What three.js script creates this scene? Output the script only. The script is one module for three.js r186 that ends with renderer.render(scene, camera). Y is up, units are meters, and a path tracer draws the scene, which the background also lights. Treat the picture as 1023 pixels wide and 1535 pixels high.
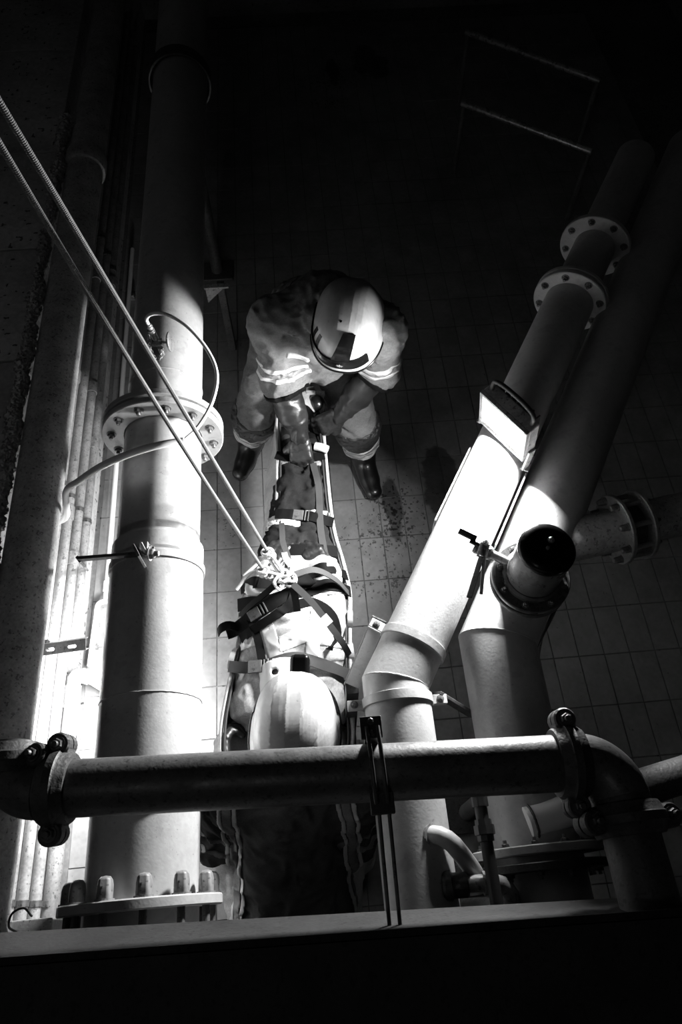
import * as THREE from 'three';
import { RoundedBoxGeometry } from 'three/addons/geometries/RoundedBoxGeometry.js';
import { mergeGeometries, toCreasedNormals } from 'three/addons/utils/BufferGeometryUtils.js';
import { RectAreaLightUniformsLib } from 'three/addons/lights/RectAreaLightUniformsLib.js';
import { createNoise3D } from 'simplex-noise';

// ---------------------------------------------------------------- camera, light, exposure
const scene = new THREE.Scene();
scene.background = new THREE.Color(0, 0, 0);
const camera = new THREE.PerspectiveCamera(2 * Math.atan(767.5 / 1060) * 180 / Math.PI, 1023 / 1535, 0.05, 60);
camera.position.set(0, 3.2, 0);
camera.rotation.set(THREE.MathUtils.degToRad(-60.8), THREE.MathUtils.degToRad(-4.8), 0, 'YXZ');
const renderer = new THREE.WebGLRenderer({ antialias: true });
renderer.toneMapping = THREE.LinearToneMapping;
renderer.toneMappingExposure = 1.0;
renderer.shadowMap.enabled = true;
RectAreaLightUniformsLib.init();
const LAMP_MAIN = 1060, LAMP_WALL = 440, LAMP_CEILING = 3.5;   // radiance of the three lamps' faces

// ---------------------------------------------------------------- small helpers
function rngOf(s) { return () => { s = (s + 0x6d2b79f5) | 0; let t = Math.imul(s ^ (s >>> 15), 1 | s); t = (t + Math.imul(t ^ (t >>> 7), 61 | t)) ^ t; return ((t ^ (t >>> 14)) >>> 0) / 4294967296; }; }
const rnd = rngOf(7);
const simplex = createNoise3D(rngOf(11));
const V = (x, y, z) => new THREE.Vector3(x, y, z);
const A3 = (a) => (a.isVector3 ? a : V(a[0], a[1], a[2]));
const clamp = (x, a = 0, b = 1) => Math.min(b, Math.max(a, x));
const sstep = (a, b, x) => { const t = clamp((x - a) / (b - a)); return t * t * (3 - 2 * t); };
const lerp = (a, b, t) => a + (b - a) * t;
const used = new Map();
function numbered(name) { const n = used.get(name) ?? 0; used.set(name, n + 1); return n ? `${name}_${String(n).padStart(3, '0')}` : name; }
const originOf = new WeakMap();
function thing(name, label, category, pos = [0, 0, 0], group) {
  const o = new THREE.Group(); o.name = numbered(name); o.position.set(...pos); scene.add(o);
  o.userData = { label, category }; if (group) o.userData.group = group;
  originOf.set(o, V(...pos)); return o;
}
// a part: geometry given in world coordinates, hung under its parent
function part(name, geo, mat, parent, label) {
  const o = originOf.get(parent) ?? V(0, 0, 0), g = geo.clone().translate(-o.x, -o.y, -o.z);
  const m = new THREE.Mesh(g, mat); m.name = name; m.castShadow = m.receiveShadow = true;
  parent.add(m); originOf.set(m, o); if (label) m.userData.label = label; return m;
}
function structure(name, geo, mat, parent = scene) {
  const m = new THREE.Mesh(geo, mat); m.name = name; m.castShadow = m.receiveShadow = true; parent.add(m);
  if (parent === scene) m.userData.kind = 'structure'; return m;
}
function solo(name, label, category, geo, mat, group) {
  geo.computeBoundingBox(); const c = geo.boundingBox.getCenter(V(0, 0, 0));
  const m = new THREE.Mesh(geo.clone().translate(-c.x, -c.y, -c.z), mat); m.position.copy(c);
  m.name = numbered(name); m.castShadow = m.receiveShadow = true; m.userData = { label, category }; if (group) m.userData.group = group;
  scene.add(m); originOf.set(m, c); return m;
}
function bare(g) { const r = g.index ? g.toNonIndexed() : g; for (const k of Object.keys(r.attributes)) if (!['position', 'normal', 'uv'].includes(k)) r.deleteAttribute(k); return r; }
const join = (...gs) => mergeGeometries(gs.flat().map(bare));
const xform = (g, m) => g.clone().applyMatrix4(m);
function boxUV(g) {   // uv in metres from the dominant axis of the own normal
  g = bare(g); const p = g.attributes.position, n = g.attributes.normal, uv = new Float32Array(p.count * 2);
  for (let i = 0; i < p.count; i++) {
    const ax = Math.abs(n.getX(i)), ay = Math.abs(n.getY(i)), az = Math.abs(n.getZ(i));
    if (ay >= ax && ay >= az) { uv[2 * i] = p.getX(i); uv[2 * i + 1] = p.getZ(i); } else if (ax >= az) { uv[2 * i] = p.getZ(i); uv[2 * i + 1] = p.getY(i); } else { uv[2 * i] = p.getX(i); uv[2 * i + 1] = p.getY(i); }
  }
  g.setAttribute('uv', new THREE.BufferAttribute(uv, 2)); return g;
}
function rbox(w, h, d, r = 0.003, pos = [0, 0, 0], dirZ = null, up = [0, 1, 0]) {
  let g = boxUV(new RoundedBoxGeometry(w, h, d, 1, Math.min(r, w / 2.01, h / 2.01, d / 2.01)));
  const m = new THREE.Matrix4();
  if (dirZ) { const z = A3(dirZ).clone().normalize(), x = A3(up).clone().cross(z).normalize(), y = z.clone().cross(x); m.makeBasis(x, y, z); }
  m.setPosition(...(pos.isVector3 ? pos.toArray() : pos)); return g.applyMatrix4(m);
}
// a bar of rectangular section from a to b, its width across and its height along `up`
function bar(a, b, w, h, up = [0, 1, 0], r = 0.002) { a = A3(a); b = A3(b); const d = b.clone().sub(a); return rbox(w, h, d.length(), r, a.clone().add(b).multiplyScalar(0.5), d, up); }
// surface of revolution about a + t*axis; profile = [[radius, height], ...], sharp corners kept
function spin(profile, a, axis, seg = 40, crease = 0.6) {
  const d = A3(axis).clone().normalize(), pts = profile.map(([r, y]) => new THREE.Vector2(Math.max(r, 1e-5), y));
  let g = new THREE.LatheGeometry(pts, seg);
  const rm = Math.max(...profile.map((q) => q[0])); const uv = g.attributes.uv, len = [0];
  for (let i = 1; i < pts.length; i++) len.push(len[i - 1] + pts[i].distanceTo(pts[i - 1]));
  for (let i = 0; i < uv.count; i++) { uv.setXY(i, Math.round(uv.getX(i) * seg) / seg * 2 * Math.PI * rm, len[i % pts.length]); }
  g = toCreasedNormals(g, crease);
  g.applyQuaternion(new THREE.Quaternion().setFromUnitVectors(V(0, 1, 0), d)); const p = A3(a); return g.translate(p.x, p.y, p.z);
}
function rod(a, b, r, seg = 16, r2 = r) { a = A3(a); b = A3(b); const l = a.distanceTo(b), c = Math.min(r, r2) * 0.15; return spin([[0, 0], [r - c, 0], [r, c], [r2, l - c], [r2 - c, l], [0, l]], a, b.clone().sub(a), seg); }
// swept tube through points, uv in metres
function tube(points, r, seg = 0, rad = 14, closed = false, curve) {
  const c = curve ?? new THREE.CatmullRomCurve3(points.map(A3), closed, 'centripetal'), l = c.getLength();
  const n = seg || Math.max(12, Math.round(l / Math.max(r * 0.8, 0.004)));
  const g = new THREE.TubeGeometry(c, Math.min(n, 500), r, rad, closed), uv = g.attributes.uv;
  for (let i = 0; i < uv.count; i++) uv.setXY(i, uv.getX(i) * l, uv.getY(i) * 2 * Math.PI * r);
  if (closed) return g;
  const e = [0, 1].map((t) => { const q = c.getPointAt(t), d = c.getTangentAt(t).multiplyScalar(t ? 1 : -1); return spin([[r, 0], [r * 0.7, r * 0.12], [0, r * 0.18]], q, d, rad); });
  return join(g, e);
}
// flat webbing along points: width across `side`, thickness th
function ribbon(points, w, th, side, closed = false) {
  const c = new THREE.CatmullRomCurve3(points.map(A3), closed, 'centripetal'), n = Math.max(6, Math.round(c.getLength() / 0.012)), pos = [], idx = [], uv = [], l = c.getLength();
  for (let i = 0; i <= n; i++) {
    const t = i / n, q = c.getPointAt(t), d = c.getTangentAt(t), s = A3(typeof side === 'function' ? side(t, q) : side).clone(); s.addScaledVector(d, -s.dot(d)).normalize();
    const m = d.clone().cross(s).normalize();
    for (const [x, y] of [[-1, -1], [1, -1], [1, 1], [-1, 1]]) { const v = q.clone().addScaledVector(s, x * w / 2).addScaledVector(m, y * th / 2); pos.push(v.x, v.y, v.z); uv.push(t * l, x * w / 2); }
  }
  for (let i = 0; i < n; i++) for (let k = 0; k < 4; k++) { const a = i * 4 + k, b = i * 4 + (k + 1) % 4; idx.push(a, b, a + 4, b, b + 4, a + 4); }
  idx.push(0, 2, 1, 0, 3, 2); const e = n * 4; idx.push(e, e + 1, e + 2, e, e + 2, e + 3);
  const g = new THREE.BufferGeometry(); g.setAttribute('position', new THREE.Float32BufferAttribute(pos, 3)); g.setAttribute('uv', new THREE.Float32BufferAttribute(uv, 2)); g.setIndex(idx);
  return toCreasedNormals(g, 0.7);
}
// sheet with thickness from a grid of points
function sheet(rows, th) {
  const n = rows.length, m = rows[0].length, pos = [], uv = [], idx = [], nor = rows.map((r) => r.map(() => V(0, 0, 0)));
  for (let i = 0; i < n; i++) for (let j = 0; j < m; j++) {
    const a = rows[Math.min(i + 1, n - 1)][j].clone().sub(rows[Math.max(i - 1, 0)][j]), b = rows[i][Math.min(j + 1, m - 1)].clone().sub(rows[i][Math.max(j - 1, 0)]); nor[i][j].copy(a.cross(b).normalize());
  }
  for (const s of [1, -1]) for (let i = 0; i < n; i++) for (let j = 0; j < m; j++) { const p = rows[i][j].clone().addScaledVector(nor[i][j], s * th / 2); pos.push(p.x, p.y, p.z); uv.push(p.x, p.z + p.y * 0.5); }
  const N = n * m, q = (a, b, c, d) => idx.push(a, b, c, a, c, d);
  for (let i = 0; i < n - 1; i++) for (let j = 0; j < m - 1; j++) { const a = i * m + j; q(a, a + m, a + m + 1, a + 1); q(N + a, N + a + 1, N + a + m + 1, N + a + m); }
  for (let i = 0; i < n - 1; i++) { q(i * m, N + i * m, N + (i + 1) * m, (i + 1) * m); const a = i * m + m - 1; q(a, a + m, N + a + m, N + a); }
  for (let j = 0; j < m - 1; j++) { q(j, j + 1, N + j + 1, N + j); const a = (n - 1) * m + j; q(a, N + a, N + a + 1, a + 1); }
  const g = new THREE.BufferGeometry(); g.setAttribute('position', new THREE.Float32BufferAttribute(pos, 3)); g.setAttribute('uv', new THREE.Float32BufferAttribute(uv, 2)); g.setIndex(idx);
  return toCreasedNormals(g, 0.9);
}

// ---------------------------------------------------------------- signed-distance modelling (bodies, clothes)
const smin = (a, b, k) => { const h = Math.max(k - Math.abs(a - b), 0) / k; return Math.min(a, b) - h * h * k * 0.25; };
// bones: [a, b, ra, rb, flattening direction?, flattening?]
function boneField(bones, k) {
  const B = bones.map(([a, b, ra, rb, f, s]) => { a = A3(a); b = A3(b); const d = b.clone().sub(a); return { a: a.toArray(), d: d.toArray(), l: Math.max(d.lengthSq(), 1e-9), ra, rb, f: f ? A3(f).clone().normalize().toArray() : null, s: s ?? 1 }; });
  return (x, y, z) => {
    let r = 1e9;
    for (const q of B) {
      const px = x - q.a[0], py = y - q.a[1], pz = z - q.a[2]; let t = (px * q.d[0] + py * q.d[1] + pz * q.d[2]) / q.l; t = t < 0 ? 0 : t > 1 ? 1 : t;
      let ex = px - q.d[0] * t, ey = py - q.d[1] * t, ez = pz - q.d[2] * t;
      if (q.f) { const c = (ex * q.f[0] + ey * q.f[1] + ez * q.f[2]) * (1 / q.s - 1); ex += q.f[0] * c; ey += q.f[1] * c; ez += q.f[2] * c; }
      r = smin(r, Math.sqrt(ex * ex + ey * ey + ez * ez) - (q.ra + (q.rb - q.ra) * t), k);
    }
    return r;
  };
}
// naive surface nets over a box, skipping empty blocks
function netMesh(f, lo, hi, h, uvScale = 1) {
  const N = [0, 1, 2].map((i) => Math.ceil((hi[i] - lo[i]) / h / 4) * 4 + 1), [nx, ny, nz] = N, val = new Float32Array(nx * ny * nz).fill(1), id = (i, j, k) => (k * ny + j) * nx + i;
  for (let k = 0; k < nz - 1; k += 4) for (let j = 0; j < ny - 1; j += 4) for (let i = 0; i < nx - 1; i += 4) {
    const c = f(lo[0] + (i + 2) * h, lo[1] + (j + 2) * h, lo[2] + (k + 2) * h), skip = Math.abs(c) > h * 8;
    for (let c2 = 0; c2 <= 4; c2++) for (let b = 0; b <= 4; b++) for (let a = 0; a <= 4; a++) { const q = id(i + a, j + b, k + c2); if (skip) { if (val[q] === 1 || Math.abs(val[q]) > 0.5) val[q] = c > 0 ? 1 : -1; } else val[q] = f(lo[0] + (i + a) * h, lo[1] + (j + b) * h, lo[2] + (k + c2) * h); }
  }
  const vid = new Int32Array(nx * ny * nz).fill(-1), pos = [], idx = [];
  const E = [[0, 1], [2, 3], [4, 5], [6, 7], [0, 2], [1, 3], [4, 6], [5, 7], [0, 4], [1, 5], [2, 6], [3, 7]], v8 = new Float32Array(8);
  for (let k = 0; k < nz - 1; k++) for (let j = 0; j < ny - 1; j++) for (let i = 0; i < nx - 1; i++) {
    let m = 0; for (let c = 0; c < 8; c++) { v8[c] = val[id(i + (c & 1), j + ((c >> 1) & 1), k + (c >> 2))]; if (v8[c] < 0) m |= 1 << c; }
    if (m === 0 || m === 255) continue;
    let x = 0, y = 0, z = 0, n = 0;
    for (const [a, b] of E) if ((v8[a] < 0) !== (v8[b] < 0)) { const t = v8[a] / (v8[a] - v8[b]); x += lerp(a & 1, b & 1, t); y += lerp((a >> 1) & 1, (b >> 1) & 1, t); z += lerp(a >> 2, b >> 2, t); n++; }
    vid[id(i, j, k)] = pos.length / 3; pos.push(lo[0] + (i + x / n) * h, lo[1] + (j + y / n) * h, lo[2] + (k + z / n) * h);
  }
  const quad = (a, b, c, d, flip) => { if (a < 0 || b < 0 || c < 0 || d < 0) return; if (flip) idx.push(a, c, b, a, d, c); else idx.push(a, b, c, a, c, d); };
  for (let k = 1; k < nz - 1; k++) for (let j = 1; j < ny - 1; j++) for (let i = 1; i < nx - 1; i++) {
    const s = val[id(i, j, k)] < 0;
    if (s !== (val[id(i + 1, j, k)] < 0)) quad(vid[id(i, j - 1, k - 1)], vid[id(i, j, k - 1)], vid[id(i, j, k)], vid[id(i, j - 1, k)], !s);
    if (s !== (val[id(i, j + 1, k)] < 0)) quad(vid[id(i - 1, j, k - 1)], vid[id(i - 1, j, k)], vid[id(i, j, k)], vid[id(i, j, k - 1)], !s);
    if (s !== (val[id(i, j, k + 1)] < 0)) quad(vid[id(i - 1, j - 1, k)], vid[id(i, j - 1, k)], vid[id(i, j, k)], vid[id(i - 1, j, k)], !s);
  }
  const g = new THREE.BufferGeometry(), uv = new Float32Array(pos.length / 3 * 2);
  for (let i = 0; i < pos.length / 3; i++) { uv[2 * i] = (pos[3 * i] + pos[3 * i + 2] * 0.35) * uvScale; uv[2 * i + 1] = (pos[3 * i + 1] - pos[3 * i + 2] * 0.9) * uvScale; }
  g.setAttribute('position', new THREE.Float32BufferAttribute(pos, 3)); g.setAttribute('uv', new THREE.BufferAttribute(uv, 2)); g.setIndex(idx); g.computeVertexNormals(); return g;
}
function boundsOf(bones, pad = 0.03) { const lo = [9, 9, 9], hi = [-9, -9, -9]; for (const [a, b, ra, rb] of bones) for (const [p, r] of [[a, ra], [b, rb]]) A3(p).toArray().forEach((v, i) => { lo[i] = Math.min(lo[i], v - r - pad); hi[i] = Math.max(hi[i], v + r + pad); }); return [lo, hi]; }
const ridged = (x, y, z) => 1 - 2 * Math.abs(simplex(x, y, z));
// creased cloth: folds run across `along` in tight zones, softer elsewhere
function cloth(f, amp, freq, seed, stretch = [1, 1, 1]) { return (x, y, z) => { const d = f(x, y, z); if (d > 0.05 || d < -0.05) return d; const X = x * freq * stretch[0] + seed, Y = y * freq * stretch[1], Z = z * freq * stretch[2], w = simplex(X * 0.4, Y * 0.4, Z * 0.4 + 3) * 0.6; return d - amp * (0.65 * ridged(X * 0.55 + w, Y * 0.55 + w, Z * 0.55) + 0.35 * ridged(X * 1.3 + w, Y * 1.3, Z * 1.3 + w)); }; }
// a ring of the field f, lifted off it, between two planes across the direction d at point c
function bandField(f, c, d, w, lift, reach = 0.2) { const C = A3(c), D = A3(d).clone().normalize(); return (x, y, z) => { const e = f(x, y, z), dx = x - C.x, dy = y - C.y, dz = z - C.z, t = dx * D.x + dy * D.y + dz * D.z; return Math.max(e - lift, -(e + 0.006), Math.abs(t) - w / 2, Math.sqrt(dx * dx + dy * dy + dz * dz) - reach); }; }
function bandGeo(f, c, d, w, lift = 0.004, reach = 0.15, h = 0.004) { const C = A3(c).toArray(); return netMesh(bandField(f, c, d, w, lift, reach), C.map((v) => v - reach - 0.01), C.map((v) => v + reach + 0.01), h); }

// ---------------------------------------------------------------- textures (colour, grain, wear)
const hash2 = (x, y, s) => { let h = Math.imul(x, 374761393) + Math.imul(y, 668265263) + Math.imul(s, 2246822519) | 0; h = Math.imul(h ^ (h >>> 13), 1274126177); return ((h ^ (h >>> 16)) >>> 0) / 4294967296; };
function pnoise(x, y, p, s) { const i = Math.floor(x), j = Math.floor(y), u = x - i, v = y - j, a = u * u * (3 - 2 * u), b = v * v * (3 - 2 * v), m = (n) => ((n % p) + p) % p; return lerp(lerp(hash2(m(i), m(j), s), hash2(m(i + 1), m(j), s), a), lerp(hash2(m(i), m(j + 1), s), hash2(m(i + 1), m(j + 1), s), a), b); }
function fbm(u, v, p, s, oct = 4) { let r = 0, a = 0.5, n = 0; for (let o = 0; o < oct; o++) { r += a * pnoise(u * p, v * p, p, s + o); n += a; a *= 0.5; p *= 2; } return r / n; }
function tex(size, fn, srgb, rep) {
  const d = new Uint8Array(size * size * 4);
  for (let y = 0; y < size; y++) for (let x = 0; x < size; x++) { const v = clamp(fn(x / size, y / size)) * 255, i = (y * size + x) * 4; d[i] = d[i + 1] = d[i + 2] = v; d[i + 3] = 255; }
  const t = new THREE.DataTexture(d, size, size); t.wrapS = t.wrapT = THREE.RepeatWrapping; t.magFilter = THREE.LinearFilter; t.minFilter = THREE.LinearMipmapLinearFilter; t.generateMipmaps = true;
  if (srgb) t.colorSpace = THREE.SRGBColorSpace; if (rep) t.repeat.set(rep[0], rep[1]); t.needsUpdate = true; return t;
}
const speck = (u, v, p, s, cut) => { const n = fbm(u, v, p, s, 3); return sstep(cut, cut + 0.05, n); };
const paintTex = tex(1024, (u, v) => 0.93 - 0.12 * (fbm(u, v, 6, 1) - 0.5) - 0.08 * (fbm(u, v, 60, 2, 3) - 0.5) - 0.12 * speck(u, v, 90, 5, 0.79) - 0.05 * speck(u, v, 14, 9, 0.68), true, [1 / 0.7, 1 / 0.7]);
const grubbyTex = tex(1024, (u, v) => 0.86 - 0.30 * (fbm(u, v, 8, 21) - 0.4) - 0.22 * (fbm(u, v, 70, 22, 3) - 0.5) - 0.25 * speck(u, v, 60, 25, 0.70), true, [1 / 0.5, 1 / 0.5]);
const roughTex = tex(512, (u, v) => 0.75 + 0.5 * (fbm(u, v, 10, 31) - 0.5) + 0.3 * (fbm(u, v, 50, 33, 2) - 0.5), false, [1 / 0.6, 1 / 0.6]);
const dimpleTex = tex(512, (u, v) => 0.5 + 0.6 * (fbm(u, v, 48, 41, 3) - 0.5), false, [1 / 0.25, 1 / 0.25]);
const concreteTex = tex(1024, (u, v) => 0.85 - 0.35 * (fbm(u, v, 5, 51, 5) - 0.5) - 0.2 * (fbm(u, v, 90, 52, 3) - 0.5) - 0.5 * speck(u, v, 60, 55, 0.74), true, [1 / 1.3, 1 / 1.3]);
const concreteBump = tex(512, (u, v) => fbm(u, v, 30, 57, 5), false, [1 / 0.5, 1 / 0.5]);
const weaveTex = tex(256, (u, v) => 0.5 + 0.22 * Math.sin(u * 2 * Math.PI * 64) * Math.cos(v * 2 * Math.PI * 64) + 0.5 * (fbm(u, v, 16, 61, 4) - 0.5), false, [1 / 0.16, 1 / 0.16]);
const clothTex = tex(512, (u, v) => 0.88 - 0.3 * (fbm(u, v, 7, 71, 4) - 0.5) - 0.18 * (fbm(u, v, 128, 72, 2) - 0.5) - 0.06 * speck(u, v, 12, 75, 0.68), true, [1 / 0.45, 1 / 0.45]);
const ropeBump = tex(256, (u, v) => 0.5 + 0.5 * Math.sin((u * 8 + v * 4) * 2 * Math.PI) * Math.sin((u * 8 - v * 4) * 2 * Math.PI), false, [1 / 0.06, 1 / 0.038]);
const leatherTex = tex(512, (u, v) => 0.8 - 0.5 * (fbm(u, v, 6, 81, 4) - 0.5) - 0.2 * (fbm(u, v, 50, 82, 3) - 0.5), true, [1 / 0.3, 1 / 0.3]);
// floor wear: dirt where the photograph shows dirt, in floor metres (4 m of floor per texture)
const FX = -1.2, FZ = -4, FS = 4;
const floorTex = tex(2048, (u, v) => {
  const x = FX + u * FS, z = FZ + v * FS, grain = fbm(u, v, 256, 91, 4), mid = fbm(u, v, 40, 92, 4), big = fbm(u, v, 9, 93, 3);
  let c = 0.80 - 0.20 * (mid - 0.5) - 0.16 * (big - 0.5) - 0.12 * (grain - 0.5);
  const blob = (cx, cz, rx, rz) => { const e = ((x - cx) / rx) ** 2 + ((z - cz) / rz) ** 2; return Math.exp(-e); };
  const scuff = blob(0.44, -1.72, 0.16, 0.24) + blob(0.33, -1.36, 0.2, 0.09) * 0.8 + blob(0.22, -1.62, 0.14, 0.1) * 0.5 + blob(-0.42, -1.75, 0.1, 0.12) * 0.4 + 0.06;
  c -= 0.36 * sstep(0.84 - 0.30 * scuff, 0.90 - 0.30 * scuff, fbm(u, v, 340, 95, 4));
  c -= 0.34 * sstep(0.45, 0.62, blob(0.42, -1.80, 0.06, 0.26) * 0.9 + 0.5 * (mid - 0.5)) ;                      // dark smear between two rows
  c -= 0.30 * sstep(0.42, 0.56, blob(0.73, -1.90, 0.13, 0.24) + 0.9 * (mid - 0.5) + 0.5 * (big - 0.5));                                   // oil stain by the pipe
  return c;
}, true);

// ---------------------------------------------------------------- materials
const grey = (v) => new THREE.Color().setRGB(v, v, v);
const std = (v, rough, extra = {}) => new THREE.MeshStandardMaterial({ color: grey(v), roughness: rough, metalness: 0, ...extra });
const phys = (v, rough, extra = {}) => new THREE.MeshPhysicalMaterial({ color: grey(v), roughness: rough, metalness: 0, ...extra });
const M = {
  paint: std(0.44, 0.55, { map: paintTex, roughnessMap: roughTex, bumpMap: dimpleTex, bumpScale: 0.0004 }),
  paintPipe: std(0.42, 0.50, { map: paintTex, roughnessMap: roughTex, bumpMap: dimpleTex, bumpScale: 0.0003 }),
  greyPipe: std(0.55, 0.62, { map: grubbyTex, roughnessMap: roughTex, bumpMap: dimpleTex, bumpScale: 0.0006 }),
  valveGrey: std(0.1, 0.42, { map: grubbyTex, roughnessMap: roughTex, bumpMap: dimpleTex, bumpScale: 0.0005 }),
  conduit: std(0.27, 0.65, { map: grubbyTex, roughnessMap: roughTex, bumpMap: dimpleTex, bumpScale: 0.0005 }),
  crossPipe: std(0.11, 0.6, { map: grubbyTex, roughnessMap: roughTex, bumpMap: dimpleTex, bumpScale: 0.0005 }),
  cast: std(0.07, 0.55, { map: grubbyTex, bumpMap: dimpleTex, bumpScale: 0.0012 }),
  blackSteel: std(0.03, 0.45, { bumpMap: dimpleTex, bumpScale: 0.0005 }),
  zinc: std(0.45, 0.42, { metalness: 0.6, map: grubbyTex, roughnessMap: roughTex }),
  steelDark: std(0.12, 0.5, { metalness: 0.3, map: grubbyTex }),
  bolt: std(0.24, 0.45, { metalness: 0.5, map: grubbyTex }),
  whitePlastic: std(0.75, 0.45),
  floorTile: std(0.33, 0.62, { map: floorTex, roughnessMap: roughTex, bumpMap: dimpleTex, bumpScale: 0.0005 }),
  grout: std(0.17, 0.9, { map: concreteTex }),
  concrete: std(0.6, 0.9, { map: concreteTex, bumpMap: concreteBump, bumpScale: 0.002 }),
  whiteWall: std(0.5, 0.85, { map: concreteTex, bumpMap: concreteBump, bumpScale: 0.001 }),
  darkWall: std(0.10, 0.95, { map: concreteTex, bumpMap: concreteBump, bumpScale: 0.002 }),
  mortar: std(0.7, 0.95, { map: concreteTex, bumpMap: concreteBump, bumpScale: 0.006 }),
  deck: std(0.03, 0.8, { map: grubbyTex, bumpMap: dimpleTex, bumpScale: 0.0008 }),
  fascia: phys(0.03, 0.7, { specularIntensity: 0.3, map: grubbyTex, bumpMap: dimpleTex, bumpScale: 0.0008 }),
  jacket: phys(0.15, 0.92, { specularIntensity: 0.35, map: clothTex, bumpMap: weaveTex, bumpScale: 0.0006 }),
  jacketDark: phys(0.075, 0.92, { specularIntensity: 0.35, map: clothTex, bumpMap: weaveTex, bumpScale: 0.0006 }),
  jacketLight: phys(0.42, 0.9, { specularIntensity: 0.35, map: clothTex, bumpMap: weaveTex, bumpScale: 0.0006 }),
  trousers: phys(0.15, 0.92, { specularIntensity: 0.35, map: clothTex, bumpMap: weaveTex, bumpScale: 0.0006 }),
  trousersLight: phys(0.6, 0.9, { specularIntensity: 0.35, map: clothTex, bumpMap: weaveTex, bumpScale: 0.0006 }),
  trousersDark: phys(0.02, 0.9, { specularIntensity: 0.12, map: clothTex, bumpMap: weaveTex, bumpScale: 0.0006 }),
  reflective: std(0.5, 0.38, { metalness: 0.15 }),
  bandTape: std(0.22, 0.6, { map: clothTex }),
  leather: phys(0.017, 0.40, { map: leatherTex, bumpMap: leatherTex, bumpScale: 0.001, clearcoat: 0.25, clearcoatRoughness: 0.4 }),
  kneePatch: std(0.034, 0.5, { map: leatherTex, bumpMap: leatherTex, bumpScale: 0.001 }),
  boot: phys(0.007, 0.28, { clearcoat: 0.4, clearcoatRoughness: 0.25, bumpMap: leatherTex, bumpScale: 0.0008 }),
  sole: std(0.02, 0.8),
  skin: std(0.42, 0.6),
  helmet: phys(0.31, 0.32, { clearcoat: 0.5, clearcoatRoughness: 0.2, map: paintTex }),
  helmetPale: phys(0.36, 0.36, { clearcoat: 0.45, clearcoatRoughness: 0.25, map: paintTex }),
  gloss: phys(0.0025, 0.25, { specularIntensity: 0.35, clearcoat: 0.08, clearcoatRoughness: 0.1 }),
  collar: std(0.62, 0.6),
  strap: phys(0.004, 0.7, { specularIntensity: 0.12, bumpMap: weaveTex, bumpScale: 0.0008 }),
  strapGrey: phys(0.045, 0.65, { specularIntensity: 0.12, bumpMap: weaveTex, bumpScale: 0.0008 }),
  strapWhite: phys(0.5, 0.6, { specularIntensity: 0.35, bumpMap: weaveTex, bumpScale: 0.0005 }),
  sked: std(0.5, 0.45, { map: clothTex }),
  skedRim: phys(0.04, 0.5, { specularIntensity: 0.35 }),
  rope: phys(0.18, 0.8, { specularIntensity: 0.35, bumpMap: ropeBump, bumpScale: 0.0012 }),
  ropePale: phys(0.5, 0.8, { specularIntensity: 0.35, bumpMap: ropeBump, bumpScale: 0.0012 }),
  lens: std(0.9, 0.4, { emissive: grey(1), emissiveIntensity: 3 }),
  lensDim: std(0.9, 0.4, { emissive: grey(1), emissiveIntensity: 1.2 }),
};

// ---------------------------------------------------------------- setting
{ // floor: a bed of grout, 300 tiles as parts, the rest of the field as one part
  const floor = new THREE.Group(); floor.name = 'floor'; floor.userData = { kind: 'structure' }; scene.add(floor);
  structure('grout_bed', rbox(6.0, 0.1, 10.2, 0.002, [0.6, -0.0545, -3.0]), M.grout, floor);
  const TX = 0.12, TZ = 0.232, list = [];
  const tile = (i, j) => {
    const x = -0.49 + (i + 0.5) * TX, z = -1.85 + (j + 0.5) * TZ, g = new THREE.BoxGeometry(TX - 0.0038, 0.012, TZ - 0.0038), p = g.attributes.position;
    for (let k = 0; k < p.count; k++) if (p.getY(k) > 0) p.setXYZ(k, p.getX(k) * 0.985, 0.006, p.getZ(k) * 0.99);
    g.computeVertexNormals();
    g.rotateX((hash2(i, j, 3) - 0.5) * 0.006); g.rotateZ((hash2(i, j, 4) - 0.5) * 0.008); g.translate(x, -0.006 + (hash2(i, j, 5) - 0.5) * 0.0012, z);
    const uv = g.attributes.uv, q = g.attributes.position; for (let k = 0; k < q.count; k++) uv.setXY(k, (q.getX(k) - FX) / FS, (q.getZ(k) - FZ) / FS);
    return g;
  };
  const rest = [];
  for (let i = -5; i < 26; i++) for (let j = -20; j < 17; j++) {
    const x = -0.49 + (i + 0.5) * TX, z = -1.85 + (j + 0.5) * TZ;
    const shown = x > -0.62 && x < 1.1 && z > -3.0 && z < -0.25 && (x < 0.75 || z < -1.4);
    (shown ? list : rest).push([i, j, (x - 0.1) ** 2 * 1.5 + (z + 1.3) ** 2]);
  }
  list.sort((a, b) => a[2] - b[2]);
  list.slice(300).forEach((q) => rest.push(q));
  // tone differs a little from tile to tile, as fired clay does
  const tones = [0.31, 0.33, 0.355, 0.325].map((v) => { const m = M.floorTile.clone(); m.color = grey(v); return m; });
  for (const [i, j] of list.slice(0, 300)) structure('tile', tile(i, j), tones[Math.floor(hash2(i, j, 6) * 4)], floor);
  const f = structure('tile_field', join(rest.map(([i, j]) => tile(i, j))), M.floorTile, floor); f.userData.kind = 'stuff';
}
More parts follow.
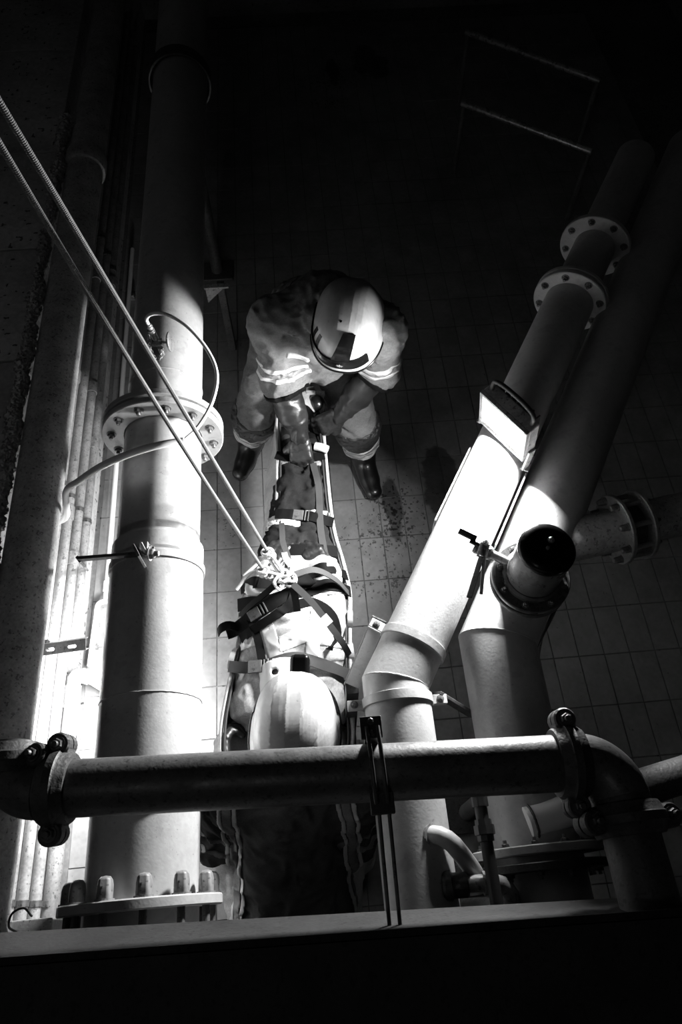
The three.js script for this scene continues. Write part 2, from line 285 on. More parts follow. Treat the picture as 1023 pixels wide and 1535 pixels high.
{ // pit wall on the left with the concrete platform on it
  structure('wall_left', rbox(0.9, 1.0, 7.6, 0.004, [-1.56, 0.5, -3.0]), M.whiteWall);
  const slab = new THREE.Group(); slab.name = 'platform_slab'; slab.userData = { kind: 'structure' }; scene.add(slab);
  const zs = [1.0, -0.45, -1.32, -1.98, -2.62, -3.3, -4.2, -6.6];
  for (let i = 0; i < zs.length - 1; i++) {   // slabs with open joints between them
    const l = zs[i] - zs[i + 1] - 0.008; structure('slab_block', rbox(1.4, 0.12, l, 0.006, [-1.80, 1.0 + hash2(i, 1, 1) * 0.004, (zs[i] + zs[i + 1]) / 2]), M.concrete, slab);
  }
  // ragged mortar squeezed out along the slab's edge
  const g = (() => {
    const f = (x, y, z) => { const e = 0.010 * simplex(z * 9, 1, 2) + 0.007 * simplex(z * 26, 4, 2), d = Math.hypot((x + 1.092 - e) * 1, (y - 1.045) * 0.8) - (0.022 + 0.008 * simplex(z * 5, 8, 1)); return d - 0.009 * ridged(x * 45, y * 45, z * 45) - 0.004 * simplex(x * 120, y * 120, z * 120); };
    return netMesh(f, [-1.16, 0.98, -3.6], [-1.03, 1.1, -0.5], 0.0055);
  })();
  structure('mortar_edge', boxUV(g), M.mortar, slab);
}
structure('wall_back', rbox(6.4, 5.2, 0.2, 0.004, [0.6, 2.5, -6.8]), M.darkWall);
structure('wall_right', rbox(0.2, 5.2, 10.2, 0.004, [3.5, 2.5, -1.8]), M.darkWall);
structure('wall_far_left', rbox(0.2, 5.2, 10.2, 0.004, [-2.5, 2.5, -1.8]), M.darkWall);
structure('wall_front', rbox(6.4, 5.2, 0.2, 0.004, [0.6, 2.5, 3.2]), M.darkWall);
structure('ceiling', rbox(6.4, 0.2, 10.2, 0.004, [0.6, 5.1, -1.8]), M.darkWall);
{ // platform that the picture was taken from: deck plate and the leaning edge plate below it
  const deck = new THREE.Group(); deck.name = 'platform_deck'; deck.userData = { kind: 'structure' }; scene.add(deck);
  const row = (y, z0, z1) => [-2.3, -1.2, -0.1, 1.0, 2.2, 3.3].map((x) => V(x, y, z0 + (z1 - z0) * (x + 0.7) / 1.2));
  structure('edge_plate', sheet([row(1.74, 0.040, 0.066), row(1.62, 0.016, 0.048), row(1.5, -0.008, 0.034)], 0.01), M.fascia, deck);
  structure('edge_lip', sheet([row(1.765, 0.030, 0.056), row(1.735, 0.030, 0.056)], 0.012), M.fascia, deck);
  structure('deck_plate', sheet([row(1.76, 0.038, 0.064), row(1.76, 3.0, 3.0)], 0.012), M.deck, deck);
}

// ---------------------------------------------------------------- bolts, flanges, clamps, couplings
const boltGeo = { hex: join(spin([[0, 0], [0.0165, 0], [0.0165, 0.0025], [0, 0.0025]], [0, 0, 0], [0, 1, 0], 20), spin([[0, 0.002], [0.0125, 0.002], [0.0125, 0.009], [0.0105, 0.0115], [0, 0.0115]], [0, 0, 0], [0, 1, 0], 6, 0.3), spin([[0, 0.01], [0.0065, 0.01], [0.0065, 0.02], [0.0055, 0.0215], [0, 0.0215]], [0, 0, 0], [0, 1, 0], 12)),
  cap: join(spin([[0, 0], [0.0165, 0], [0.0165, 0.003], [0, 0.003]], [0, 0, 0], [0, 1, 0], 20), spin([[0, 0.002], [0.0135, 0.002], [0.0135, 0.022], [0.012, 0.03], [0.008, 0.0355], [0, 0.037]], [0, 0, 0], [0, 1, 0], 16, 1.0)) };
function bolt(parent, p, dir, s = 1, kind = 'hex', mat = M.bolt) {
  const m = new THREE.Mesh(boltGeo[kind], mat), o = originOf.get(parent) ?? V(0, 0, 0); m.name = 'bolt'; m.castShadow = m.receiveShadow = true;
  m.position.copy(A3(p)).sub(o); m.quaternion.setFromUnitVectors(V(0, 1, 0), A3(dir).clone().normalize()); m.scale.setScalar(s); parent.add(m); originOf.set(m, o); return m;
}
const frame = (axis) => { const d = A3(axis).clone().normalize(), u = Math.abs(d.y) < 0.9 ? V(0, 1, 0) : V(1, 0, 0), x = u.clone().cross(d).normalize(), y = d.clone().cross(x); return [x, y, d]; };
function flange(parent, c, axis, R, r, th, n, Rb, s, { mat = M.paint, faces = [-1, 1], kind = 'hex', phase = 0.5, boltMat = M.bolt, stud = 0 } = {}) {
  const [x, y, d] = frame(axis); c = A3(c);
  const f = part('flange', spin([[r, 0], [R - 0.003, 0], [R, 0.003], [R, th - 0.003], [R - 0.003, th], [r, th], [r, 0]], c.clone().addScaledVector(d, -th / 2), d, 56, 0.5), mat, parent);
  for (let i = 0; i < n; i++) { const t = (i + phase) / n * 2 * Math.PI, q = c.clone().addScaledVector(x, Math.cos(t) * Rb).addScaledVector(y, Math.sin(t) * Rb); for (const k of faces) bolt(f, q.clone().addScaledVector(d, k * th / 2), d.clone().multiplyScalar(k), s, kind, boltMat); }
  return f;
}
// straight or bent pipe barrel
function barrel(points, r, radial = 44, seg) {
  const P = points.map(A3), path = new THREE.CurvePath(); for (let i = 0; i < P.length - 1; i++) path.add(new THREE.LineCurve3(P[i], P[i + 1]));
  const gs = []; for (let i = 0; i < P.length - 1; i++) {   // mitred segments: each is cut on the bisecting plane
    const d = P[i + 1].clone().sub(P[i]).normalize(), n0 = i ? d.clone().add(P[i].clone().sub(P[i - 1]).normalize()).normalize() : d, n1 = i < P.length - 2 ? d.clone().add(P[i + 2].clone().sub(P[i + 1]).normalize()).normalize() : d;
    const [x, y] = frame(d), L = P[i].distanceTo(P[i + 1]), m = seg ?? Math.max(2, Math.round(L / 0.12)), pos = [], uv = [], nor = [], idx = [];
    for (let k = 0; k <= m; k++) for (let j = 0; j <= radial; j++) {
      const t = j / radial * 2 * Math.PI, o = x.clone().multiplyScalar(Math.cos(t)).addScaledVector(y, Math.sin(t)), base = o.clone().multiplyScalar(r);
      const a0 = -base.dot(n0) / d.dot(n0), a1 = L - base.dot(n1) / d.dot(n1), s = lerp(a0, a1, k / m), q = P[i].clone().add(base).addScaledVector(d, s);
      pos.push(q.x, q.y, q.z); nor.push(o.x, o.y, o.z); uv.push(j / radial * 2 * Math.PI * r, s + i * 3);
    }
    for (let k = 0; k < m; k++) for (let j = 0; j < radial; j++) { const a = k * (radial + 1) + j; idx.push(a, a + 1, a + radial + 1, a + 1, a + radial + 2, a + radial + 1); }
    const g = new THREE.BufferGeometry(); g.setAttribute('position', new THREE.Float32BufferAttribute(pos, 3)); g.setAttribute('normal', new THREE.Float32BufferAttribute(nor, 3)); g.setAttribute('uv', new THREE.Float32BufferAttribute(uv, 2)); g.setIndex(idx); gs.push(g);
  }
  const e = P.length - 1; gs.push(spin([[r, 0], [r - 0.006, 0.002], [0, 0.002]], P[0], P[0].clone().sub(P[1]), radial), spin([[r, 0], [r - 0.006, 0.002], [0, 0.002]], P[e], P[e].clone().sub(P[e - 1]), radial));
  return join(gs);
}
function weldRing(c, axis, r, w = 0.006) { const [x, y, d] = frame(axis), pts = []; c = A3(c); for (let i = 0; i < 72; i++) { const t = i / 72 * 2 * Math.PI, q = c.clone().addScaledVector(x, Math.cos(t) * r).addScaledVector(y, Math.sin(t) * r).addScaledVector(d, 0.0015 * (hash2(i, 1, 9) - 0.5)); pts.push(q); } return tube(pts, w / 2, 144, 8, true); }
// two-part strap clamp round a pipe with bolted ears; ear = direction of the ear from the axis
function strapClamp(parent, c, axis, r, w, ears, mat) {
  const [, , d] = frame(axis); c = A3(c);
  part('band', spin([[r, -w / 2], [r + 0.006, -w / 2], [r + 0.007, -w / 2 + 0.001], [r + 0.007, w / 2 - 0.001], [r + 0.006, w / 2], [r, w / 2], [r, -w / 2]], c, d, 56, 0.5), mat, parent);
  for (const e of ears) { const n = A3(e).clone().normalize(), up = d.clone().cross(n), g = join([-1, 1].map((k) => rbox(0.05, 0.007, w, 0.0015, c.clone().addScaledVector(n, r + 0.026).addScaledVector(up, k * 0.008), d, up.clone()))); const m = part('ear', g, mat, parent); for (const k of [-1, 1]) bolt(m, c.clone().addScaledVector(n, r + 0.03).addScaledVector(up, k * 0.0115), up.clone().multiplyScalar(k), 0.7); }
}
// grooved pipe coupling: ribbed housing halves with two bolt pads
function coupling(name, label, c, axis, r, padDir, group, mat = M.cast) {
  const t = thing(name, label, 'pipe coupling', A3(c).toArray(), group), [, , d] = frame(axis), p = A3(padDir).clone(); p.addScaledVector(d, -p.dot(d)).normalize(); const q = d.clone().cross(p); c = A3(c);
  part('housing', spin([[r, -0.03], [r + 0.010, -0.03], [r + 0.014, -0.024], [r + 0.017, -0.012], [r + 0.022, -0.008], [r + 0.022, 0.008], [r + 0.017, 0.012], [r + 0.014, 0.024], [r + 0.010, 0.03], [r, 0.03], [r, -0.03]], c, d, 48, 0.7), mat, t);
  for (const k of [-1, 1]) {
    const b = c.clone().addScaledVector(p, k * (r + 0.028));
    const pad = part('bolt_pad', join(spin([[0, -0.028], [0.021, -0.028], [0.024, -0.024], [0.024, -0.003], [0, -0.003]], b, q, 20, 0.6), spin([[0, 0.003], [0.024, 0.003], [0.024, 0.024], [0.021, 0.028], [0, 0.028]], b, q, 20, 0.6), rbox(0.04, 0.05, 0.044, 0.006, c.clone().addScaledVector(p, k * (r + 0.012)), d, q)), mat, t);
    bolt(pad, b.clone().addScaledVector(q, 0.028), q, 0.95, 'hex', M.steelDark); bolt(pad, b.clone().addScaledVector(q, -0.028), q.clone().negate(), 0.95, 'hex', M.steelDark);
  }
  return t;
}

// ---------------------------------------------------------------- left: pipes along the pit wall
{ // the broad painted pipe with its pair of bolted flanges
  const x = -0.491, y = 1.2, r = 0.140, ax = [0, 0, 1];
  const t = thing('flanged_pipe', 'broad white painted steel pipe with a bolted flange pair, running past the white hose', 'pipe', [x, 0, -1.5]);
  part('barrel', barrel([[x, y, 2.6], [x, y, -1.026]], r), M.paintPipe, t);
  part('barrel', barrel([[x, y, -0.957], [x, y, -5.6]], r - 0.012), M.paintPipe, t);
  part('reducer', spin([[r, 0], [r, 0.01], [r - 0.012, 0.075], [r - 0.012, 0.1]], [x, y, -0.966], [0, 0, -1], 44), M.paintPipe, t);
  for (const z of [-0.54, -1.66]) part('weld_seam', weldRing([x, y, z], ax, r - (z < -1 ? 0.012 : 0), 0.004), M.paintPipe, t);
  flange(t, [x, y, -1.465], ax, 0.2035, r - 0.008, 0.0226, 12, 0.171, 1.0, { faces: [1] });
  flange(t, [x, y, -1.4975], ax, 0.2035, r - 0.008, 0.0226, 12, 0.171, 1.0, { faces: [-1] });
  part('gasket', spin([[r, -0.006], [0.166, -0.006], [0.166, 0.006], [r, 0.006]], [x, y, -1.481], ax, 48), M.blackSteel, t);
  flange(t, [x, y, -0.045], ax, 0.198, r - 0.002, 0.0245, 12, 0.172, 1.4, { faces: [-1], kind: 'cap', boltMat: M.conduit });
  const f2 = flange(t, [x, y, 0.065], ax, 0.198, r - 0.002, 0.0245, 12, 0.172, 0.9, { faces: [1] });
  for (let i = 0; i < 12; i++) { const a = (i + 0.5) / 12 * 2 * Math.PI; part('stud', rod([x + Math.cos(a) * 0.172, y + Math.sin(a) * 0.172, -0.035], [x + Math.cos(a) * 0.172, y + Math.sin(a) * 0.172, 0.055], 0.0095, 12), M.bolt, f2); }
  // pipe stands on the floor, out of sight below the pipe
  for (const z of [-0.3, -3.6]) { const s = thing('pipe_stand', z > -1 ? 'steel saddle stand under the broad white pipe, behind the crossing pipe' : 'steel saddle stand under the far dark end of the broad white pipe', 'pipe stand', [x, 0, z], 'saddle stands under the broad pipe'); part('base', rbox(0.2, 0.012, 0.16, 0.002, [x, 0.007, z]), M.steelDark, s); part('post', rod([x, 0.01, z], [x, y - r - 0.004, z], 0.035, 20), M.steelDark, s); part('saddle', spin([[r + 0.002, -0.04], [r + 0.01, -0.04], [r + 0.01, 0.04], [r + 0.002, 0.04], [r + 0.002, -0.04]], [x, y, z], ax, 44), M.steelDark, s); }
  // strap clamp and its tie bar to the wall
  const c = thing('pipe_clamp', 'steel strap clamp with a tie bar, round the broad white pipe', 'pipe clamp', [x, y, -0.948]);
  strapClamp(c, [x, y, -0.948], ax, r - 0.002, 0.022, [V(0.02, 1, 0)], M.paint);
  part('tie_bar', bar([x + 0.0, 1.363, -0.933], [-0.690, 1.330, -0.949], 0.010, 0.020, [0, 1, 0]), M.steelDark, c, 'flat dark tie bar over the pipe');
  part('tie_brace', bar([-0.690, 1.330, -0.949], [-1.085, 0.14, -1.495], 0.010, 0.020, [0, 1, 0]), M.steelDark, c);
  part('wedge_plate', rbox(0.008, 0.06, 0.05, 0.001, [x - 0.012, 1.372, -0.923], [0.5, 0.2, 1]), M.zinc, c);
  bolt(c, [x + 0.016, 1.367, -0.930], [1, 0.1, 0.1], 1.3, 'hex', M.zinc);
}
{ // gauge cock with chain on top of the broad pipe, and the white hose
  const t = thing('drain_cock', 'small metal cock with a round handwheel on top of the broad pipe', 'valve', [-0.4783, 1.322, -1.73]);
  part('stem', rod([-0.4783, 1.317, -1.722], [-0.4835, 1.374, -1.73], 0.012), M.steelDark, t);
  part('body', join(rod([-0.5, 1.374, -1.73], [-0.4652, 1.378, -1.726], 0.014), rod([-0.4835, 1.365, -1.73], [-0.493, 1.422, -1.739], 0.011)), M.zinc, t);
  part('hose_tail', join(rod([-0.493, 1.417, -1.739], [-0.4983, 1.448, -1.743], 0.0095), rod([-0.4948, 1.423, -1.739], [-0.4961, 1.43, -1.739], 0.013), rod([-0.4974, 1.437, -1.742], [-0.4978, 1.443, -1.743], 0.012)), M.zinc, t);
  const hw = part('handwheel', spin([[0, 0], [0.008, 0], [0.009, 0.004], [0.03, 0.004], [0.034, 0.007], [0.034, 0.011], [0.03, 0.013], [0, 0.013]], [-0.4478, 1.381, -1.723], [1, 0.12, 0.1], 24), M.zinc, t);
  part('spindle', rod([-0.4696, 1.378, -1.726], [-0.4452, 1.381, -1.723], 0.005), M.zinc, hw);
  const ch = thing('chain', 'fine steel chain hanging from the small cock on the broad pipe', 'chain', [-0.487, 1.348, -1.722]);
  const cp = new THREE.CatmullRomCurve3([V(-0.5043, 1.417, -1.726), V(-0.5087, 1.365, -1.709), V(-0.4939, 1.343, -1.687), V(-0.48, 1.348, -1.678), V(-0.4739, 1.355, -1.696), V(-0.4722, 1.369, -1.717)]);
  for (let i = 0; i < 16; i++) { const p = cp.getPointAt((i + 0.5) / 16), d = cp.getTangentAt((i + 0.5) / 16), g = new THREE.TorusGeometry(0.0052, 0.0013, 6, 14); g.scale(1, 1.5, 1); if (i % 2) g.rotateY(Math.PI / 2); g.applyQuaternion(new THREE.Quaternion().setFromUnitVectors(V(0, 1, 0), d)).translate(p.x, p.y, p.z); part('link', g, M.zinc, ch); }
  const h = thing('hose', 'white plastic hose looped over the broad pipe from the cock to the conduits', 'hose', [-0.4348, 1.374, -1.478]);
  part('thin_hose', tube([[-0.4983, 1.445, -1.743], [-0.5009, 1.465, -1.748], [-0.4826, 1.491, -1.743], [-0.4348, 1.504, -1.73], [-0.3652, 1.491, -1.687], [-0.3, 1.452, -1.609], [-0.2739, 1.426, -1.53], [-0.2913, 1.4, -1.443], [-0.3391, 1.391, -1.348], [-0.375, 1.405, -1.294]], 0.0062), M.whitePlastic, h);
  part('sleeve', tube([[-0.379, 1.405, -1.290], [-0.448, 1.415, -1.274], [-0.511, 1.405, -1.266], [-0.578, 1.380, -1.262], [-0.652, 1.335, -1.263], [-0.742, 1.250, -1.274], [-0.847, 1.090, -1.333], [-0.90, 0.93, -1.33], [-0.96, 0.86, -1.35], [-1.10, 0.80, -1.37]], 0.0115), M.whitePlastic, h, 'thicker white outer hose');
}
{ // broad grey pipe at the slab's edge and the conduits below it
  const wp = thing('wall_pipe', 'smooth grey round pipe lying along the ragged slab edge', 'pipe', [-0.985, 0.99, -2]);
  part('barrel', barrel([[-0.985, 0.995, 2.4], [-0.985, 0.995, -6.5]], 0.084, 36), M.greyPipe, wp);
  part('collar', spin([[0.084, -0.05], [0.095, -0.048], [0.098, -0.04], [0.098, 0.04], [0.095, 0.048], [0.084, 0.05]], [-0.985, 0.995, -3.28], [0, 0, 1], 36), M.greyPipe, wp);
  for (const z of [-0.6, -2.2, -4.2]) { const b = thing('pipe_bracket', z > -1 ? 'flat bracket under the grey pipe, nearest the slotted channel' : z > -3 ? 'flat bracket under the grey pipe, level with the bolted flange pair' : 'flat bracket under the grey pipe, by its collar in the dark', 'bracket', [-1.06, 0.9, z], 'brackets under the grey pipe'); part('plate', bar([-1.112, 0.89, z], [-0.96, 0.90, z], 0.04, 0.012), M.steelDark, b); }
  const hs = [0.58, 0.465, 0.345, 0.235], cats = ['topmost of four, half hidden by the grey pipe', 'second from the top of four on the wall', 'third from the top of four on the wall', 'lowest of four, ending above the slotted channel'];
  hs.forEach((h, i) => {
    const r = 0.0205, x = -1.076, t = thing('conduit', 'mottled grey steel conduit, ' + cats[i], 'conduit', [x, h, -1.5]);
    part('tube', barrel(i === 3 ? [[x, h, -0.99], [x, h, -5.8]] : [[x, h, 1.6], [x, h, -5.8]], r, 22), M.conduit, t);
    for (const z of [[-2.3, -0.4], [-1.62, -3.1], [-1.45, -2.42], [-2.15, -3.3]][i]) part('socket', spin([[r, -0.03], [r + 0.005, -0.03], [r + 0.005, 0.03], [r, 0.03]], [x, h, z], [0, 0, 1], 22), M.conduit, t);
    for (const z of [-0.1, -1.7, -3.4]) part('saddle_clip', join(spin([[r, -0.01], [r + 0.003, -0.01], [r + 0.003, 0.01], [r, 0.01], [r, -0.01]], [x, h, z], [0, 0, 1], 22), rbox(0.008, 0.085, 0.02, 0.001, [-1.107, h, z])), M.steelDark, t);
  });
  const t = thing('elbow_pipe', 'pale plastic drain pipe under the slotted channel, with an elbow branching to the floor', 'pipe', [-1.06, 0.2, -0.5]);
  part('tube', barrel([[-1.062, 0.225, 1.4], [-1.062, 0.225, -0.95]], 0.029, 26), M.conduit, t);
  part('socket', spin([[0.029, -0.05], [0.033, -0.05], [0.034, 0.04], [0.029, 0.045]], [-1.062, 0.225, -0.86], [0, 0, 1], 26), M.conduit, t);
  part('branch', tube([[-1.062, 0.225, -0.92], [-1.055, 0.222, -0.955], [-1.02, 0.18, -0.96], [-0.96, 0.09, -0.93], [-0.935, 0.012, -0.915]], 0.027, 40, 24), M.whitePlastic, t, 'white branch going down to the floor');
  part('branch_collar', spin([[0.027, -0.018], [0.032, -0.018], [0.032, 0.018], [0.027, 0.018]], [-1.028, 0.19, -0.959], [0.6, -0.75, 0.1], 26), M.whitePlastic, t);
  // slotted strut channel above the conduits: web with two slots and two flanges
  const u = thing('strut_channel', 'short slotted steel channel fixed across the conduits', 'channel', [-0.93, 0.72, -0.93]);
  const sh = new THREE.Shape(); sh.moveTo(-0.085, -0.02); sh.lineTo(0.085, -0.02); sh.lineTo(0.085, 0.02); sh.lineTo(-0.085, 0.02); sh.closePath();
  for (const c of [-0.042, 0.036]) { const o = new THREE.Path(); o.absarc(c - 0.009, -0.002, 0.0065, Math.PI / 2, Math.PI * 1.5, false); o.absarc(c + 0.009, -0.002, 0.0065, -Math.PI / 2, Math.PI / 2, false); sh.holes.push(o); }
  const web = boxUV(new THREE.ExtrudeGeometry(sh, { depth: 0.0025, bevelEnabled: false, curveSegments: 10 }));
  const place = new THREE.Matrix4().makeBasis(V(0.998, 0, -0.06), V(0.03, 0.47, -0.88), V(0.05, 0.88, 0.47)).setPosition(-0.935, 0.735, -0.90);
  const fl = (yy) => rbox(0.17, 0.0025, 0.036, 0.001, [0, yy, -0.016]);
  part('web', xform(web, place), M.steelDark, u);
  for (const yy of [-0.02, 0.02]) part('flange', xform(fl(yy), place), M.zinc, u);
  part('wall_arm', bar([-1.11, 0.71, -0.93], [-0.99, 0.72, -0.92], 0.03, 0.03), M.steelDark, u);
  const s = thing('drain_line', 'slim white pipe along the foot of the pit wall with a square end frame', 'pipe', [-1.02, 0.04, -2]);
  part('tube', tube([[-1.03, 0.05, -3.8], [-1.012, 0.05, -1.62], [-1.012, 0.05, -1.45]], 0.0125, 20), M.whitePlastic, s);
  part('frame', tube([[-0.93, 0.05, -1.36], [-1.03, 0.05, -1.36], [-1.045, 0.05, -1.35], [-1.05, 0.05, -1.28], [-1.06, 0.05, -1.05]], 0.0125, 40), M.whitePlastic, s);
  part('tee', spin([[0.0125, -0.025], [0.017, -0.025], [0.017, 0.025], [0.0125, 0.025]], [-1.012, 0.05, -1.44], [0, 0, 1], 20), M.whitePlastic, s);
  part('drop', rod([-1.012, 0.05, -1.44], [-1.012, 0.05, -1.36], 0.0125), M.whitePlastic, s);
  for (const z of [-3.4, -2.2]) part('floor_clip', rbox(0.04, 0.04, 0.02, 0.002, [-1.02, 0.0215, z]), M.zinc, s);
  part('floor_clip', rbox(0.03, 0.04, 0.02, 0.002, [-1.055, 0.0215, -1.15]), M.zinc, s);
  // grey box with a loop of wire in the lower corner
  const b = thing('junction_box', 'grey steel junction box with a bent wire loop on its lid', 'box', [-0.93, 0.9, 0.02]);
  part('body', rbox(0.30, 0.1, 0.15, 0.006, [-0.95, 0.89, 0.035]), M.greyPipe, b); part('lid', rbox(0.306, 0.012, 0.156, 0.004, [-0.95, 0.945, 0.035]), M.greyPipe, b);
  part('wire_loop', tube([[-0.89, 0.95, -0.015], [-0.893, 1.0, -0.03], [-0.875, 1.03, -0.06], [-0.855, 1.02, -0.07], [-0.85, 0.96, -0.05]], 0.003), M.blackSteel, b);
  bolt(b, [-0.9, 0.951, 0.06], [0, 1, 0], 0.7);
  part('bracket', rbox(0.06, 0.05, 0.06, 0.004, [-1.085, 0.87, 0.03]), M.steelDark, b);
}

// ---------------------------------------------------------------- right: the two mitred pipes, lamp, valves
const AY = 1.08, AR = 0.099, DIRA = V(0.574, 0, -0.959).normalize(), AB = V(0.2129, AY, -0.5738), A0 = V(0.2085, AY, 1.6);
{
  const end = AB.clone().addScaledVector(DIRA, 1.77);
  const t = thing('mitred_pipe', 'white mitre-bent pipe carrying the floodlight, lit brightest of all the pipes', 'pipe', [0.24, AY, -0.6]);
  part('barrel', barrel([A0, AB, end], AR), M.paint, t);
  const bis = DIRA.clone().add(V(0, 0, -1)).normalize();
  { const g = weldRing(AB, bis, AR + 0.001, 0.005); part('weld_seam', g, M.paint, t); }
  flange(t, end.clone().addScaledVector(DIRA, 0.0), DIRA, 0.149, 0.05, 0.021, 8, 0.124, 0.95, { faces: [-1] });
  flange(t, end.clone().addScaledVector(DIRA, 0.026), DIRA, 0.149, 0.05, 0.021, 8, 0.124, 0.95, { faces: [1] });
  part('end_barrel', barrel([end.clone().addScaledVector(DIRA, 0.035), end.clone().addScaledVector(DIRA, 1.05)], 0.088), M.paint, t);
  flange(t, end.clone().addScaledVector(DIRA, 0.37), DIRA, 0.149, 0.05, 0.026, 8, 0.124, 0.95, { faces: [-1, 1] });
  const cl = (c, ax, ears, label) => { const k = thing('pipe_clamp', label, 'pipe clamp', A3(c).toArray()); strapClamp(k, c, ax, AR, 0.028, ears, M.paint); return k; };
  const perp = V(-DIRA.z, 0, DIRA.x).multiplyScalar(-1);
  cl(AB.clone().addScaledVector(DIRA, 0.136), DIRA, [perp.clone().setY(0.15)], 'white strap clamp round the slanted pipe just above its bend');
  const k2 = cl([0.2125, AY, -0.518], [0, 0, 1], [V(-1, 0, 0), V(1, -0.1, 0)], 'white strap clamp with two bolted ears just below the bend');
  part('brace', bar([0.335, AY - 0.015, -0.54], [0.452, AY - 0.10, -0.482], 0.011, 0.044, [0, 1, 0]), M.steelDark, k2);
  // channel lying beside the bend
  const ch = thing('steel_channel', 'pale steel channel standing beside the bend of the lit pipe', 'channel', [0.18, 1.0, -0.65]);
  const q0 = AB.clone().addScaledVector(DIRA, 0.175).add(V(-0.114, -0.026, -0.066)), q1 = AB.clone().addScaledVector(DIRA, -0.018).add(V(-0.118, -0.088, -0.044));
  part('web', bar(q0, q1, 0.045, 0.006, [0, 1, 0.2]), M.paint, ch);
  part('flange', bar(q0.clone().add(V(-0.022, -0.02, -0.01)), q1.clone().add(V(-0.022, -0.02, -0.01)), 0.005, 0.04, [0, 1, 0]), M.paint, ch);
  part('end_plate', rbox(0.05, 0.05, 0.005, 0.001, q0.clone().add(V(0, -0.015, 0)), DIRA), M.steelDark, ch);
  part('post', bar(q1.clone().add(V(0, -0.02, 0)), [q1.x, 0.01, q1.z + 0.02], 0.04, 0.04, [0, 0, 1]), M.steelDark, ch);
  part('foot', rbox(0.1, 0.012, 0.1, 0.002, [q1.x, 0.007, q1.z + 0.02]), M.steelDark, ch);
  for (const [x, z] of [[0.208, 0.55], [0.80, -1.555], [1.14, -2.1]]) { const s = thing('pipe_stand', z > 0 ? 'steel saddle stand under the lit mitred pipe, below the platform' : z > -2 ? 'steel saddle stand under the lit mitred pipe, right below the floodlight' : 'steel saddle stand under the dark far end of the lit mitred pipe', 'pipe stand', [x, 0, z], 'saddle stands under the lit mitred pipe'); part('base', rbox(0.16, 0.012, 0.14, 0.002, [x, 0.007, z]), M.steelDark, s); part('post', rod([x, 0.01, z], [x, AY - AR - 0.002, z], 0.03, 20), M.steelDark, s); }
  // dark stubs in the lower run: two hoses with collars
  const h1 = thing('branch_hose', 'short pale curved pipe branching off the lit pipe, upper of two', 'pipe', [0.3, 0.85, -0.15]);
  part('tube', tube([[0.2409, 1.146, -0.1445], [0.2628, 1.172, -0.1445], [0.2935, 1.176, -0.127], [0.3241, 1.155, -0.09198], [0.3548, 1.115, -0.05256], [0.3767, 1.045, -0.02628], [0.378, 0.9, -0.02], [0.378, 0.012, -0.02]], 0.0237, 60, 22), M.paint, h1);
  for (const [d, r] of [[0.0, 0.030], [0.013, 0.028]]) part('collar', spin([[0.02, -0.006], [r, -0.006], [r, 0.006], [0.02, 0.006]], V(0.2427, 1.152, -0.1454).add(V(0.6, 0.75, 0).multiplyScalar(d)), [0.6, 0.75, 0.05], 28), M.zinc, h1);
  const h2 = thing('branch_elbow', 'short pipe with a dark union and an elbow turning down, lower of two branches', 'pipe', [0.35, 0.85, 0]);
  part('union', join(spin([[0, -0.012], [0.032, -0.012], [0.036, -0.006], [0.036, 0.01], [0.03, 0.014], [0.03, 0.05], [0.026, 0.054], [0, 0.054]], [0.2759, 1.146, -0.02453], [1, 0.08, 0.02], 24)), M.cast, h2);
  part('tube', tube([[0.2891, 1.148, -0.02453], [0.3504, 1.15, -0.02365], [0.4117, 1.15, -0.01927], [0.4336, 1.141, 0], [0.4424, 1.115, 0.01752], [0.443, 1.0, 0.03], [0.443, 0.6, 0.03], [0.443, 0.012, 0.03]], 0.0206, 70, 22), M.greyPipe, h2);
  part('socket', spin([[0.0235, -0.004], [0.028, -0.004], [0.028, 0.03], [0.0235, 0.032]], [0.3723, 1.151, -0.02278], [1, 0, 0.03], 24), M.greyPipe, h2);
  part('hose_clip', spin([[0.0235, -0.006], [0.028, -0.006], [0.028, 0.006], [0.0235, 0.006]], [0.4425, 1.06, 0.026], [0, 1, 0], 24), M.blackSteel, h2);
}
const BY = 1.03, BR = 0.119, BB = V(0.558, BY, -0.692);
